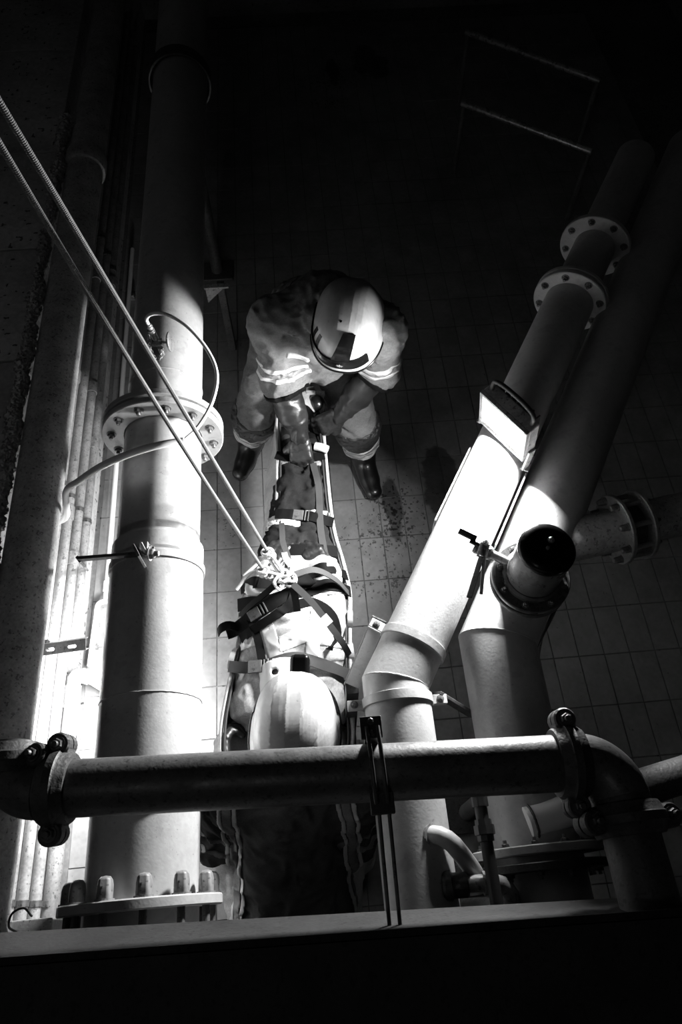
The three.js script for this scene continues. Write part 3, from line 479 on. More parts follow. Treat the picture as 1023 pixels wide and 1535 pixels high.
{
  const DIRB = DIRA.clone(), end = BB.clone().addScaledVector(DIRB, 2.8);
  const t = thing('mitred_pipe', 'wider mitre-bent pipe carrying the black-topped cylinder', 'pipe', [0.63, BY, -0.7]);
  part('barrel', barrel([[0.5536, BY, 1.6], BB, end], BR), M.paint, t);
  part('weld_seam', weldRing(BB, DIRB.clone().add(V(0, 0, -1)), BR + 0.001, 0.005), M.paint, t);
  flange(t, [0.5536, BY, -0.088], [0, 0, 1], 0.180, BR - 0.002, 0.0228, 12, 0.154, 0.85, { faces: [-1] });
  flange(t, [0.5536, BY, -0.048], [0, 0, 1], 0.180, BR - 0.002, 0.0228, 12, 0.154, 0.85, { faces: [1], mat: M.cast });
  for (const [x, z] of [[0.5545, -0.30], [1.20, -1.765]]) { const s = thing('pipe_stand', z > -1 ? 'steel saddle stand under the wider mitred pipe, near its bolted flange' : 'steel saddle stand under the dark far end of the wider mitred pipe', 'pipe stand', [x, 0, z], 'saddle stands under the wider mitred pipe'); part('base', rbox(0.18, 0.012, 0.16, 0.002, [x, 0.007, z]), M.steelDark, s); part('post', rod([x, 0.01, z], [x, BY - BR - 0.002, z], 0.035, 20), M.steelDark, s); }
  // air valve: riser, two bolted flanges, grey body, black domed top
  const cx = 0.644, cz = -0.819, v = thing('air_valve', 'upright grey valve cylinder with a bolted flange and a glossy black top', 'valve', [cx, 0.7, cz]);
  part('riser', spin([[0.079, 0], [0.079, 0.228]], [cx, BY, cz], [0, 1, 0], 40), M.paint, v);
  flange(v, [cx, 1.211, cz], [0, 1, 0], 0.118, 0.06, 0.0175, 8, 0.098, 0.66, { mat: M.steelDark, faces: [-1] });
  flange(v, [cx, 1.24, cz], [0, 1, 0], 0.118, 0.045, 0.0175, 8, 0.098, 0.7, { mat: M.valveGrey, faces: [1] });
  part('gasket', spin([[0.09, -0.0055], [0.108, -0.0055], [0.108, 0.0055], [0.09, 0.0055]], [cx, 1.225, cz], [0, 1, 0], 40), M.blackSteel, v);
  part('body', spin([[0.082, 0], [0.0885, 0], [0.0885, 0.0175], [0.082, 0.023], [0.079, 0.023], [0.079, 0.175], [0.075, 0.186]], [cx, 1.248, cz], [0, 1, 0], 56, 0.5), M.valveGrey, v);
  const top = part('top_cap', spin([[0.080, 0], [0.0805, 0.0035], [0.080, 0.0105], [0.072, 0.021], [0.053, 0.026], [0, 0.029]], [cx, 1.423, cz], [0, 1, 0], 56, 0.9), M.gloss, v, 'glossy black domed cap');
  bolt(top, [cx + 0.0105, 1.452, cz - 0.0175], [0, 1, 0], 0.62, 'hex', M.zinc); part('plug', rod([cx - 0.0044, 1.451, cz + 0.007], [cx - 0.0044, 1.458, cz + 0.007], 0.0053), M.zinc, top);
  // small ball valve on the side of the flange, with its long black lever
  const L = thing('lever_valve', 'small ball valve with a long forked black lever beside the upright cylinder', 'valve', [0.53, 1.26, -0.87]);
  const e = V(-0.83, 0.05, -0.55).normalize(), w = V(cx, 1.26, cz).addScaledVector(e, 0.079);
  part('nipple', rod(w, w.clone().addScaledVector(e, 0.066), 0.014), M.zinc, L);
  const bc = w.clone().addScaledVector(e, 0.083);
  part('body', join(spin([[0, -0.028], [0.019, -0.028], [0.022, -0.02], [0.02, -0.01], [0.025, 0], [0.02, 0.01], [0.022, 0.02], [0.019, 0.028], [0, 0.028]], bc, e, 24), rod(bc, bc.clone().add(V(0, 0.042, 0)), 0.009)), M.steelDark, L);
  const out = bc.clone().addScaledVector(e, 0.02);
  part('outlet', join([0.0, 1].map((k) => rod(out.clone().add(V(0.02 * k, 0.016, 0.034 * (k - 0.6))), out.clone().addScaledVector(e, k ? 0.05 : 0.058).add(V(0.02 * k, 0.016, 0.034 * (k - 0.6))), k ? 0.008 : 0.0125))), M.gloss, L, 'two short black outlet tubes');
  const hd = bc.clone().add(V(0, 0.045, 0));
  const d1 = V(-0.42, -0.02, 0.9).normalize(), d2 = V(-0.25, -0.02, 0.96).normalize();
  part('lever', join(bar(hd, hd.clone().addScaledVector(d1, 0.05), 0.03, 0.005), bar(hd.clone().addScaledVector(d1, 0.045), hd.clone().addScaledVector(d1, 0.185), 0.016, 0.009)), M.blackSteel, L);
  part('lever', bar(hd.clone().addScaledVector(d2, 0.02), hd.clone().addScaledVector(d2, 0.165), 0.010, 0.007), M.blackSteel, L);
  bolt(L, hd.clone().add(V(0, 0.003, 0)), [0, 1, 0], 0.6, 'hex', M.zinc);
  // branch to the right with a bolted flange joint
  const bd = V(0.985, 0, -0.17).normalize(), bs = BB.clone().addScaledVector(DIRB, 0.368), b = thing('branch_pipe', 'dim branch pipe with an open bolted flange joint, right of the black-topped cylinder', 'pipe', bs.toArray());
  part('barrel', barrel([bs, bs.clone().addScaledVector(bd, 0.302)], 0.0745), M.greyPipe, b);
  const fm = { mat: M.conduit, boltMat: M.bolt };
  flange(b, bs.clone().addScaledVector(bd, 0.302), bd, 0.124, 0.045, 0.016, 8, 0.103, 0.88, { ...fm, faces: [-1], kind: 'cap' });
  const f2 = flange(b, bs.clone().addScaledVector(bd, 0.385), bd, 0.124, 0.045, 0.016, 8, 0.103, 0.88, { ...fm, faces: [1] });
  const [fx, fy] = frame(bd); for (let i = 0; i < 8; i++) { const t2 = (i + 0.5) / 4 * Math.PI, q = bs.clone().addScaledVector(fx, Math.cos(t2) * 0.103).addScaledVector(fy, Math.sin(t2) * 0.103); part('stud', rod(q.clone().addScaledVector(bd, 0.307), q.clone().addScaledVector(bd, 0.381), 0.009, 12), M.conduit, f2); }
  part('valve_disc', barrel([bs.clone().addScaledVector(bd, 0.308), bs.clone().addScaledVector(bd, 0.378)], 0.077), M.cast, b);
  part('barrel', barrel([bs.clone().addScaledVector(bd, 0.385), bs.clone().addScaledVector(bd, 2.1)], 0.0745), M.greyPipe, b);
  const fp = thing('thin_pipe', 'dim thin pipe sloping past the foot of the black-topped cylinder', 'pipe', [0.9, 0.3, -0.9]);
  part('tube', tube([[0.925, 0.985, -1.04], [0.928, 0.75, -1.04], [0.925, 0.54, -1.02], [0.90, 0.42, -0.93], [0.87, 0.3, -0.80], [0.85, 0.16, -0.66], [0.85, 0.012, -0.6]], 0.022), M.greyPipe, fp);
  const cb = thing('cable', 'thin black cable hanging beside the upright valve cylinder', 'cable', [0.8, 0.9, -0.9]);
  part('wire', tube([[0.736, 1.25, -0.863], [0.762, 1.22, -0.858], [0.753, 1.14, -0.788], [0.75, 0.7, -0.72], [0.82, 0.3, -0.68], [0.93, 0.006, -0.7]], 0.006), M.blackSteel, cb);
}
{ // floodlight standing on the lit pipe, facing the stretcher
  const nrm = V(-0.83, -0.20, 0.53).normalize(), c = V(0.650, 1.292, -1.340), wv = V(0, 1, 0).cross(nrm).normalize(), up = nrm.clone().cross(wv);
  const at = (x, y, z) => c.clone().addScaledVector(wv, x).addScaledVector(up, y).addScaledVector(nrm, z);
  const W = 0.185, H = 0.165;
  const t = thing('floodlight', 'glowing work floodlight in a grey frame sitting on the lit pipe', 'lamp', [c.x, 1.18, c.z]);
  part('housing', rbox(W + 0.03, H + 0.03, 0.045, 0.006, at(0, 0, -0.03), nrm), M.greyPipe, t);
  for (const [x, y, w, h] of [[0, H / 2 + 0.008, W + 0.03, 0.014], [0, -H / 2 - 0.008, W + 0.03, 0.014], [W / 2 + 0.008, 0, 0.014, H + 0.03], [-W / 2 - 0.008, 0, 0.014, H + 0.03]]) part('bezel', rbox(w, h, 0.014, 0.002, at(x, y, -0.002), nrm), M.greyPipe, t);
  part('lens', rbox(W, H, 0.006, 0.001, at(0, 0, -0.004), nrm), M.lens, t, 'white glowing glass');
  const fins = part('heat_sink', join([0, 1, 2, 3, 4, 5, 6].map((i) => rbox(0.006, H, 0.03, 0.001, at(-0.08 + i * 0.0265, 0, -0.066), nrm))), M.steelDark, t);
  // stirrup stand: arms down to two feet on the pipe, and a side plate along the pipe
  for (const s of [-1, 1]) {
    const q = at(s * (W / 2 + 0.02), -H / 2 + 0.03, -0.03), base = q.clone().setY(s > 0 ? AY + 0.06 : AY + 0.09);
    part('stand_arm', bar(q, base, 0.008, 0.03, nrm), M.greyPipe, t);
    part('stand_foot', bar(base.clone().addScaledVector(DIRA, 0.06), base.clone().addScaledVector(DIRA, -0.01), 0.03, 0.006, [0, 1, 0]), M.greyPipe, t);
  }
  const side = V(-0.857, 0, -0.515), sp = V(0.672, AY - 0.075, -1.339).addScaledVector(side, AR + 0.012);
  part('side_plate', bar(sp.clone().addScaledVector(DIRA, 0.04), sp.clone().addScaledVector(DIRA, -0.30), 0.006, 0.085, [0, 1, 0]), M.greyPipe, t, 'narrow grey plate along the pipe');
  const sq = V(0.672, AY - 0.015, -1.339).addScaledVector(side, -AR - 0.012);
  part('side_plate', bar(sq.clone().addScaledVector(DIRA, 0.05), sq.clone().addScaledVector(DIRA, -0.34), 0.006, 0.125, [0, 1, 0]), M.greyPipe, t);
  part('handle', tube([at(-0.09, H / 2 + 0.01, -0.03), at(-0.085, H / 2 + 0.05, -0.04), at(0, H / 2 + 0.062, -0.045), at(0.085, H / 2 + 0.05, -0.04), at(0.09, H / 2 + 0.01, -0.03)], 0.008), M.blackSteel, t);
  const l = new THREE.RectAreaLight(0xffffff, LAMP_MAIN, W, H); l.position.copy(at(0, 0, 0.008)).sub(t.position); l.name = 'floodlight_beam'; t.add(l);
  l.lookAt(at(0, 0, 1.008));
}
{ // second floodlight, clipped below the broad pipe, aimed at the foot of the pit wall
  const c = V(-0.71, 0.60, -0.80), nrm = V(-0.80, -0.60, 0.0).normalize(), t = thing('floodlight', 'work floodlight clipped below the broad white pipe, facing the foot of the wall', 'lamp', [c.x, c.y, c.z]);
  part('housing', rbox(0.16, 0.045, 0.3, 0.006, c.clone().addScaledVector(nrm, -0.03), [0, 0, 1], nrm.clone().negate()), M.greyPipe, t);
  part('lens', rbox(0.135, 0.006, 0.27, 0.001, c.clone().addScaledVector(nrm, -0.004), [0, 0, 1], nrm.clone().negate()), M.lensDim, t);
  for (const s of [-1, 1]) part('stand_arm', bar(c.clone().addScaledVector(nrm, -0.04).add(V(0, 0, s * 0.12)), [-0.535, 1.066, c.z + s * 0.12], 0.03, 0.008, [0, 0, 1]), M.steelDark, t);
  const l = new THREE.RectAreaLight(0xffffff, LAMP_WALL, 0.27, 0.135); l.position.copy(c.clone().addScaledVector(nrm, 0.008)).sub(t.position); l.name = 'wall_floodlight_beam'; t.add(l); l.up.set(1, 0, 0); l.lookAt(c.clone().addScaledVector(nrm, 1));
}

{ // one dim panel left on in the ceiling
  const c = V(-0.9, 4.93, 0.9), t = thing('ceiling_light', 'dim square ceiling panel above the platform', 'lamp', c.toArray());
  part('housing', rbox(0.46, 0.06, 0.46, 0.006, [c.x, c.y + 0.035, c.z]), M.greyPipe, t); part('lens', rbox(0.4, 0.01, 0.4, 0.003, [c.x, c.y + 0.004, c.z]), M.lensDim, t);
  const l = new THREE.RectAreaLight(0xffffff, LAMP_CEILING, 0.4, 0.4); l.name = 'ceiling_panel_light'; l.position.set(0, -0.006, 0); t.add(l); l.up.set(1, 0, 0); l.lookAt(c.x, 0, c.z);
}

// ---------------------------------------------------------------- the dark pipe across the front
{
  const Y = 1.65, r = 0.057, a = V(-0.598, Y, -0.262), b = V(0.515, Y, -0.223), d = b.clone().sub(a).normalize();
  const t = thing('crossing_pipe', 'dark grey pipe crossing in front of everything, coupled at both ends', 'pipe', [0, Y, -0.24]);
  part('barrel', barrel([a, b], r, 40), M.crossPipe, t);
  const elbow = (p, dir, turn, n) => { const q = []; const R = 0.072; for (let i = 0; i <= 14; i++) { const t2 = i / 14 * Math.PI / 2; q.push(p.clone().addScaledVector(dir, Math.sin(t2) * R).addScaledVector(turn, (1 - Math.cos(t2)) * R)); } return tube(q, r * 1.02, 20, 36); };
  part('elbow', elbow(a, d.clone().negate(), V(-0.02, 0, -1)), M.crossPipe, t);
  part('elbow', elbow(b, d, V(0.02, 0, 1)), M.crossPipe, t);
  part('end_cap', spin([[r * 1.02, 0], [r, 0.02], [0.03, 0.026], [0, 0.027]], [-0.672, Y, -0.338], [-0.02, 0, -1], 32), M.crossPipe, t);
  part('run', barrel([[0.589, Y, -0.15], [0.61, Y, 1.9]], r, 36), M.cast, t);
  coupling('grooved_coupling', 'cast ribbed pipe coupling at the elbow of the crossing pipe, beside the conduits', [-0.563, Y, -0.2615], d, r, [0, 0.12, -1]);
  coupling('grooved_coupling', 'cast pipe coupling over the capped stub in the lower corner by the grey pipe', [-0.672, Y, -0.322], [0.02, 0, 1], r, [1, 0.35, 0]);
  coupling('grooved_coupling', 'cast pipe coupling on the crossing pipe where it passes above the wider mitred pipe', [0.498, Y, -0.224], d, r, [0.1, 0.1, -1]);
  coupling('grooved_coupling', 'dark cast pipe coupling below the elbow, above the white branch stub', [0.590, Y, -0.105], [0.02, 0, 1], r, [-1, 0.2, 0]);
  // hanger: two square plates joined by rods over the pipe, rods on to the platform edge
  const h = thing('pipe_hanger', 'black hanger of two square plates and twin rods clamped on the crossing pipe', 'bracket', [0.095, Y, -0.24]);
  const hx = 0.093; const z0 = -0.318, z1 = -0.172;
  part('plate', rbox(0.045, 0.012, 0.045, 0.002, [hx - 0.004, Y + 0.055, z0]), M.blackSteel, h);
  part('plate', rbox(0.048, 0.012, 0.04, 0.002, [hx + 0.004, Y + 0.04, z1]), M.blackSteel, h);
  for (const s of [-1, 1]) {
    part('rod', tube([[hx - 0.002 + s * 0.011, Y + 0.066, z0], [hx - 0.001 + s * 0.011, Y + 0.075, z0 + 0.04], [hx + s * 0.011, Y + 0.078, -0.24], [hx + 0.001 + s * 0.011, Y + 0.07, z1 - 0.03], [hx + 0.003 + s * 0.011, Y + 0.05, z1]], 0.0045), M.steelDark, h);
    part('rod', rod([hx + 0.006 + s * 0.010, Y + 0.036, z1 + 0.01], [hx + 0.006 + s * 0.010, Y + 0.0, 0.045], 0.004), M.steelDark, h);
    bolt(h, [hx - 0.004, Y + 0.061, z0 + s * 0.012], [0, 1, 0], 0.5, 'hex', M.steelDark);
  }
  part('web', join(rbox(0.03, 0.07, 0.008, 0.001, [hx - 0.003, Y + 0.02, z0 + 0.018]), rbox(0.03, 0.06, 0.008, 0.001, [hx + 0.003, Y + 0.012, z1 - 0.02])), M.blackSteel, h);
  // white stub from the wider pipe under the elbow
  const s = thing('branch_stub', 'white branch stub welded to the wider pipe under the crossing pipe', 'pipe', [0.6, 1.13, -0.18]);
  const s0 = V(0.49, 1.13, -0.15), s1 = V(1.14, 1.13, -0.272), sd = s1.clone().sub(s0).normalize();
  part('barrel', barrel([s0.clone().addScaledVector(sd, 0.026), s0.clone().addScaledVector(sd, 0.228)], 0.041, 32), M.whitePlastic, s);
  part('barrel', barrel([s0.clone().addScaledVector(sd, 0.228), s1.clone().addScaledVector(sd, 1.3)], 0.048, 32), M.cast, s, 'dark continuing pipe');
  part('band', spin([[0.048, -0.05], [0.054, -0.05], [0.054, 0.05], [0.048, 0.05]], s0.clone().addScaledVector(sd, 0.58), sd, 32), M.whitePlastic, s);
  part('weld_seam', weldRing(s0.clone().addScaledVector(sd, 0.040), sd, 0.043, 0.007), M.cast, s);
  // black threaded line with unions beside the wider pipe
  const k = thing('threaded_pipe', 'black threaded pipe with two unions between the two mitred pipes', 'pipe', [0.38, 1.2, -0.1]);
  part('tube', barrel([[0.385, 1.2, -0.30], [0.385, 1.2, 0.3]], 0.0165, 24), M.blackSteel, k);
  part('union', spin([[0.016, -0.02], [0.022, -0.02], [0.022, -0.006], [0.027, -0.006], [0.027, 0.016], [0.022, 0.018], [0.022, 0.032], [0.016, 0.034]], [0.385, 1.2, -0.148], [0, 0, 1], 8, 0.3), M.blackSteel, k);
  part('socket', spin([[0.016, -0.026], [0.0215, -0.026], [0.0215, 0.026], [0.016, 0.026]], [0.385, 1.2, -0.225], [0, 0, 1], 24), M.blackSteel, k);
  part('hanger', join(rod([0.385, 1.21, 0.2], [0.385, 1.74, 0.2], 0.006)), M.blackSteel, k);
}
{ // dim far background: handrails, bracket, boxes
  for (const [a, b, label] of [[[1.33, 0.5, -5.3], [2.12, 0.5, -4.62], 'dim steel handrail far back in the dark, upper of two'], [[1.16, 0.5, -4.46], [1.87, 0.5, -3.89], 'dim steel handrail in the dark, nearer and thicker of two']]) {
    const t = thing('handrail', label, 'railing', [a[0], 0, a[2]]), A = A3(a), B = A3(b);
    part('tube', rod(A, B, 0.021), M.zinc, t);
    for (const k of [0.33, 0.7]) { const p = A.clone().lerp(B, k); part('joint', spin([[0.021, -0.02], [0.024, -0.02], [0.024, 0.02], [0.021, 0.02]], p, B.clone().sub(A), 20), M.zinc, t); }
    for (const k of [0.02, 0.98]) { const p = A.clone().lerp(B, k); part('post', rod(p, [p.x, 0.002, p.z], 0.016), M.steelDark, t); }
  }
  const t = thing('shelf_bracket', 'dim steel angle bracket with a gusset behind the bent-over firefighter', 'bracket', [-0.41, 0.5, -2.95]);
  part('arm', rbox(0.13, 0.012, 0.03, 0.002, [-0.42, 0.5, -2.93]), M.greyPipe, t);
  const g = new THREE.Shape(); g.moveTo(0, 0); g.lineTo(0.1, 0); g.lineTo(0, -0.1); g.closePath(); part('gusset', boxUV(new THREE.ExtrudeGeometry(g, { depth: 0.006, bevelEnabled: false })).translate(-0.48, 0.494, -2.93), M.greyPipe, t);
  part('post', rbox(0.04, 0.5, 0.04, 0.003, [-0.40, 0.251, -2.95]), M.steelDark, t);
}

// ---------------------------------------------------------------- people
// local frame: x to the wearer's left, y crown-wards, z to the front
function headFrame(c, up, front) { const y = A3(up).clone().normalize(), z = A3(front).clone(); z.addScaledVector(y, -z.dot(y)).normalize(); const x = y.clone().cross(z); return new THREE.Matrix4().makeBasis(x, y, z).setPosition(A3(c)); }
function headGeo(m) {
  const el = (x, y, z, cx, cy, cz, a, b, c) => { const k = Math.sqrt(((x - cx) / a) ** 2 + ((y - cy) / b) ** 2 + ((z - cz) / c) ** 2); return (k - 1) * Math.min(a, b, c); };
  const f = (x, y, z) => {
    const ax = Math.abs(x);
    let d = smin(el(x, y, z, 0, 0.03, -0.01, 0.078, 0.095, 0.097), el(x, y, z, 0, -0.045, 0.03, 0.056, 0.07, 0.062), 0.04);
    d = smin(d, el(x, y, z, 0, -0.098, 0.072, 0.024, 0.018, 0.02), 0.03);             // chin
    d = smin(d, el(x, y, z, 0, -0.018, 0.102, 0.012, 0.03, 0.016), 0.016);            // nose bridge
    d = smin(d, el(x, y, z, 0, -0.036, 0.112, 0.017, 0.012, 0.014), 0.012);           // nose tip
    d = Math.max(d, -el(ax, y, z, 0.033, 0.004, 0.102, 0.02, 0.014, 0.016));            // eye sockets
    d = smin(d, el(ax, y, z, 0.033, 0.003, 0.086, 0.013, 0.012, 0.012), 0.004);        // eyeballs
    d = smin(d, el(ax, y, z, 0.035, 0.022, 0.09, 0.022, 0.006, 0.01), 0.012);          // brow
    d = smin(d, el(x, y, z, 0, -0.066, 0.092, 0.024, 0.006, 0.012), 0.008);            // lips
    d = Math.max(d, -el(x, y, z, 0, -0.0665, 0.106, 0.024, 0.0022, 0.01));
    d = smin(d, el(ax, y, z, 0.08, -0.01, -0.005, 0.01, 0.03, 0.018), 0.008);          // ears
    return d;
  };
  return netMesh(f, [-0.11, -0.14, -0.13], [0.11, 0.15, 0.15], 0.0045).applyMatrix4(m);
}
function bodyGeo(bones, head) { const f = boneField(bones, 0.05), [lo, hi] = boundsOf(bones); return join(netMesh(f, lo, hi, 0.014), headGeo(head)); }

// five-fingered glove: wrist w, hand direction d, back-of-hand normal n, side s = +1 if the thumb is towards d x n
function handGeo(w, d, n, s, curl, scale = 1) {
  d = A3(d).clone().normalize(); n = A3(n).clone(); n.addScaledVector(d, -n.dot(d)).normalize(); const x = d.clone().cross(n).multiplyScalar(s); w = A3(w);
  const bones = [[w, w.clone().addScaledVector(d, 0.03), 0.031, 0.030, n.toArray(), 0.75]], K = scale;
  [[0.031, 0.092, 0.040, 0.026, 0.022], [0.010, 0.096, 0.044, 0.029, 0.023], [-0.012, 0.092, 0.041, 0.027, 0.022], [-0.033, 0.084, 0.032, 0.021, 0.020]].forEach(([off, L, a, b, c], i) => {
    let p = w.clone().addScaledVector(x, off * K).addScaledVector(d, L * K), q = w.clone().addScaledVector(x, off * 0.7 * K).addScaledVector(d, 0.025 * K), dir = d.clone(); bones.push([q, p, 0.019 * K, 0.0145 * K]);
    for (const [l, k] of [[a, 0.75], [b, 1.0], [c, 0.7]]) { dir = dir.clone().applyAxisAngle(d.clone().cross(n).normalize(), -(curl + i * 0.06) * k); const e = p.clone().addScaledVector(dir, l * K); bones.push([p, e, 0.0125 * K, 0.0112 * K]); p = e; }
  });
  let p = w.clone().addScaledVector(x, 0.028 * K).addScaledVector(d, 0.03 * K), t = d.clone().multiplyScalar(0.75).addScaledVector(x, 0.7).addScaledVector(n, -0.35).normalize();
  for (const l of [0.045, 0.034, 0.028]) { const e = p.clone().addScaledVector(t, l * K); bones.push([p, e, 0.0155 * K, 0.013 * K]); p = e; t = t.clone().addScaledVector(n, -0.5).addScaledVector(x, -0.35).normalize(); }
  const f0 = boneField(bones, 0.012), f = (X, Y, Z) => f0(X, Y, Z) - 0.0012 * simplex(X * 60, Y * 60, Z * 60), [lo, hi] = boundsOf(bones, 0.015);
  return netMesh(f, lo, hi, 0.0042);
}
// helmet shell, badge plate, trims: all follow the same surface
let RIDGE_H = 0.0016;
const RIDGES = [-0.066, -0.024, 0.02, 0.062];
function shellPoint(d, off = 0) {
  const a = 0.121, b = 0.141, c = 0.158, k = Math.pow(Math.abs(d.x / a) ** 2.4 + Math.abs(d.y / b) ** 2.4 + Math.abs(d.z / c) ** 2.4, -1 / 2.4), p = d.clone().multiplyScalar(k);
  let e = 0; const w = sstep(0.02, 0.09, p.y); for (const r of RIDGES) { const xx = p.x - r * (1 - 0.35 * clamp(p.z / 0.17)); e += RIDGE_H * Math.exp(-((xx / 0.0045) ** 2)) * w; }
  e += 0.016 * sstep(0.015, -0.035, p.y);                                       // flared brim
  return p.addScaledVector(d, e + off);
}
const dirAt = (th, ph) => V(Math.sin(th) * Math.sin(ph), Math.cos(th), Math.sin(th) * Math.cos(ph));   // ph = 0 is the front
const brimAt = (ph) => 1.72 + 0.12 * (1 - Math.cos(ph)) / 2 * 1.2;                                      // lower behind
function shellGeo(n = 120, m = 64) {
  const pos = [], uv = [], idx = [];
  for (let i = 0; i <= m + 8; i++) for (let j = 0; j <= n; j++) { const ph = j / n * 2 * Math.PI, outer = i <= m, t = outer ? i / m : 1 - (i - m) / 8 * 0.8, p = shellPoint(dirAt(Math.max(1e-3, t * brimAt(ph)), ph), outer ? 0 : -0.008); pos.push(p.x, p.y, p.z); uv.push(p.x, p.z + p.y); }
  for (let i = 0; i < m + 8; i++) for (let j = 0; j < n; j++) { const a = i * (n + 1) + j; idx.push(a, a + n + 1, a + 1, a + 1, a + n + 1, a + n + 2); }
  const g = new THREE.BufferGeometry(); g.setAttribute('position', new THREE.Float32BufferAttribute(pos, 3)); g.setAttribute('uv', new THREE.Float32BufferAttribute(uv, 2)); g.setIndex(idx); return toCreasedNormals(g, 0.8);
}
// closed patch lying on the shell: lateral angle from l0(t) to l1(t), t = angle from crown to front
function crownPatch(l0, l1, t0, t1, off, nT = 40, nL = 14) { const rows = []; for (let i = 0; i <= nT; i++) { const t = lerp(t0, t1, i / nT), r = []; for (let j = 0; j <= nL; j++) { const l = lerp(l0(t), l1(t), j / nL); r.push(shellPoint(V(Math.sin(l), Math.cos(l) * Math.cos(t), Math.cos(l) * Math.sin(t)), off)); } rows.push(r); } return sheet(rows, 0.005); }
function sidePatch(p0, p1, e0, e1, off, n = 50, th = 0.004) { const rows = []; for (let i = 0; i <= n; i++) { const k = i / n, ph = lerp(p0, p1, k), r = []; for (let j = 0; j <= 6; j++) r.push(shellPoint(dirAt(lerp(e0(k), e1(k), j / 6) + 0, ph), off)); rows.push(r); } return sheet(rows, th); }
function helmet(parent, m, mat, style) {
  const put = (name, g, mt, p, label) => part(name, xform(g, m), mt, p, label);
  RIDGE_H = style.plate ? 0.0006 : 0.0016; const h = put('helmet', shellGeo(), mat, parent, style.label);
  const rim = []; for (let j = 0; j < 90; j++) { const ph = j / 90 * 2 * Math.PI; rim.push(shellPoint(dirAt(brimAt(ph), ph), 0)); }
  put('rim_trim', tube(rim, 0.005, 180, 8, true), M.gloss, h);
  if (style.plate) {
    put('front_plate', crownPatch((t) => lerp(0.02, -0.24, (t - 0.55) / 0.75) , (t) => lerp(0.30, 0.18, (t - 0.55) / 0.75), 0.55, 1.30, 0.004), M.gloss, h, 'glossy black plate');
    put('visor_band', sidePatch(-2.0, 0.66, (k) => 1.36 - 0.17 * k, (k) => 1.63 - 0.08 * k, 0.005), M.gloss, h, 'dark glossy band');
    const star = new THREE.Shape(); for (let i = 0; i < 16; i++) { const r = i % 2 ? 0.0075 : 0.0125, a = i / 16 * 2 * Math.PI; star[i ? 'lineTo' : 'moveTo'](Math.cos(a) * r, Math.sin(a) * r); } star.closePath();
    const sd = dirAt(1.40, -0.02), sp = shellPoint(sd, 0.008), sg = boxUV(new THREE.ExtrudeGeometry(star, { depth: 0.002, bevelEnabled: false })); sg.applyQuaternion(new THREE.Quaternion().setFromUnitVectors(V(0, 0, 1), V(0, 0.05, 1).normalize())).translate(sp.x, sp.y, sp.z); put('star_badge', sg, M.zinc, h, 'eight-pointed star');
    for (const q of [-0.98, -0.72]) put('side_stripe', sidePatch(q - 0.065, q + 0.065, () => 0.86, () => 1.30, 0.0008, 8, 0.0015), M.gloss, h, 'black stripe');
    put('side_mark', sidePatch(-1.9, -1.35, (k) => 1.22 + 0.14 * k, (k) => 1.36 + 0.1 * k, 0.0006, 16, 0.0015), M.gloss, h, 'black side marking');
    put('rivet', spin([[0, -0.002], [0.005, -0.002], [0.004, 0.0015], [0, 0.002]], shellPoint(dirAt(0.30, -0.25)), dirAt(0.30, -0.25), 12), M.gloss, h);
  } else {
    const d = dirAt(1.38, -0.05), p = shellPoint(d, 0.014);
    put('lamp_block', join(rbox(0.060, 0.095, 0.070, 0.016, p.clone().add(V(0, -0.005, 0.016)), [0, 0.45, 1]), rbox(0.044, 0.05, 0.05, 0.012, p.clone().add(V(0, -0.04, 0.024)), [0, 0.45, 1])), M.gloss, h, 'black front block');
    put('visor_band', sidePatch(-1.2, 1.2, () => 1.56, () => 1.70, 0.004), M.gloss, h, 'dark glossy band');
  }
  put('chin_strap', join([-1, 1].map((s) => ribbon([shellPoint(dirAt(1.7, s * 1.4), -0.012), V(s * 0.085, -0.06, 0.04), V(s * 0.05, -0.115, 0.06), V(0, -0.135, 0.07)], 0.018, 0.002, V(0, 0, 1)))), M.strap, h);
  return h;
}
function boots(parent, list) { for (const [knee, ankle, heel, toe] of list) { const k = A3(knee), a = A3(ankle), top = a.clone().lerp(k, 0.55), bones = [[top, a, 0.064, 0.056], [a, A3(heel), 0.052, 0.046], [a.clone().add(V(0, -0.01, 0)), A3(toe).clone().lerp(A3(heel), 0.35), 0.05, 0.046], [heel, toe, 0.046, 0.044, [0, 1, 0], 0.8]], f = boneField(bones, 0.04), b = boundsOf(bones);
  const t = A3(toe).clone(), hl = A3(heel).clone();
  const g = netMesh((x, y, z) => Math.max(f(x, y, z), 0.006 - y), b[0], b[1], 0.007), boot = part('boot', g, M.boot, parent), dir = t.clone().sub(hl);
part('sole', netMesh((x, y, z) => Math.max(f(x, y, z) - 0.005, y - 0.028, 0.003 - y), [b[0][0], -0.02, b[0][2]], [b[1][0], 0.06, b[1][2]], 0.006), M.sole, boot); } }

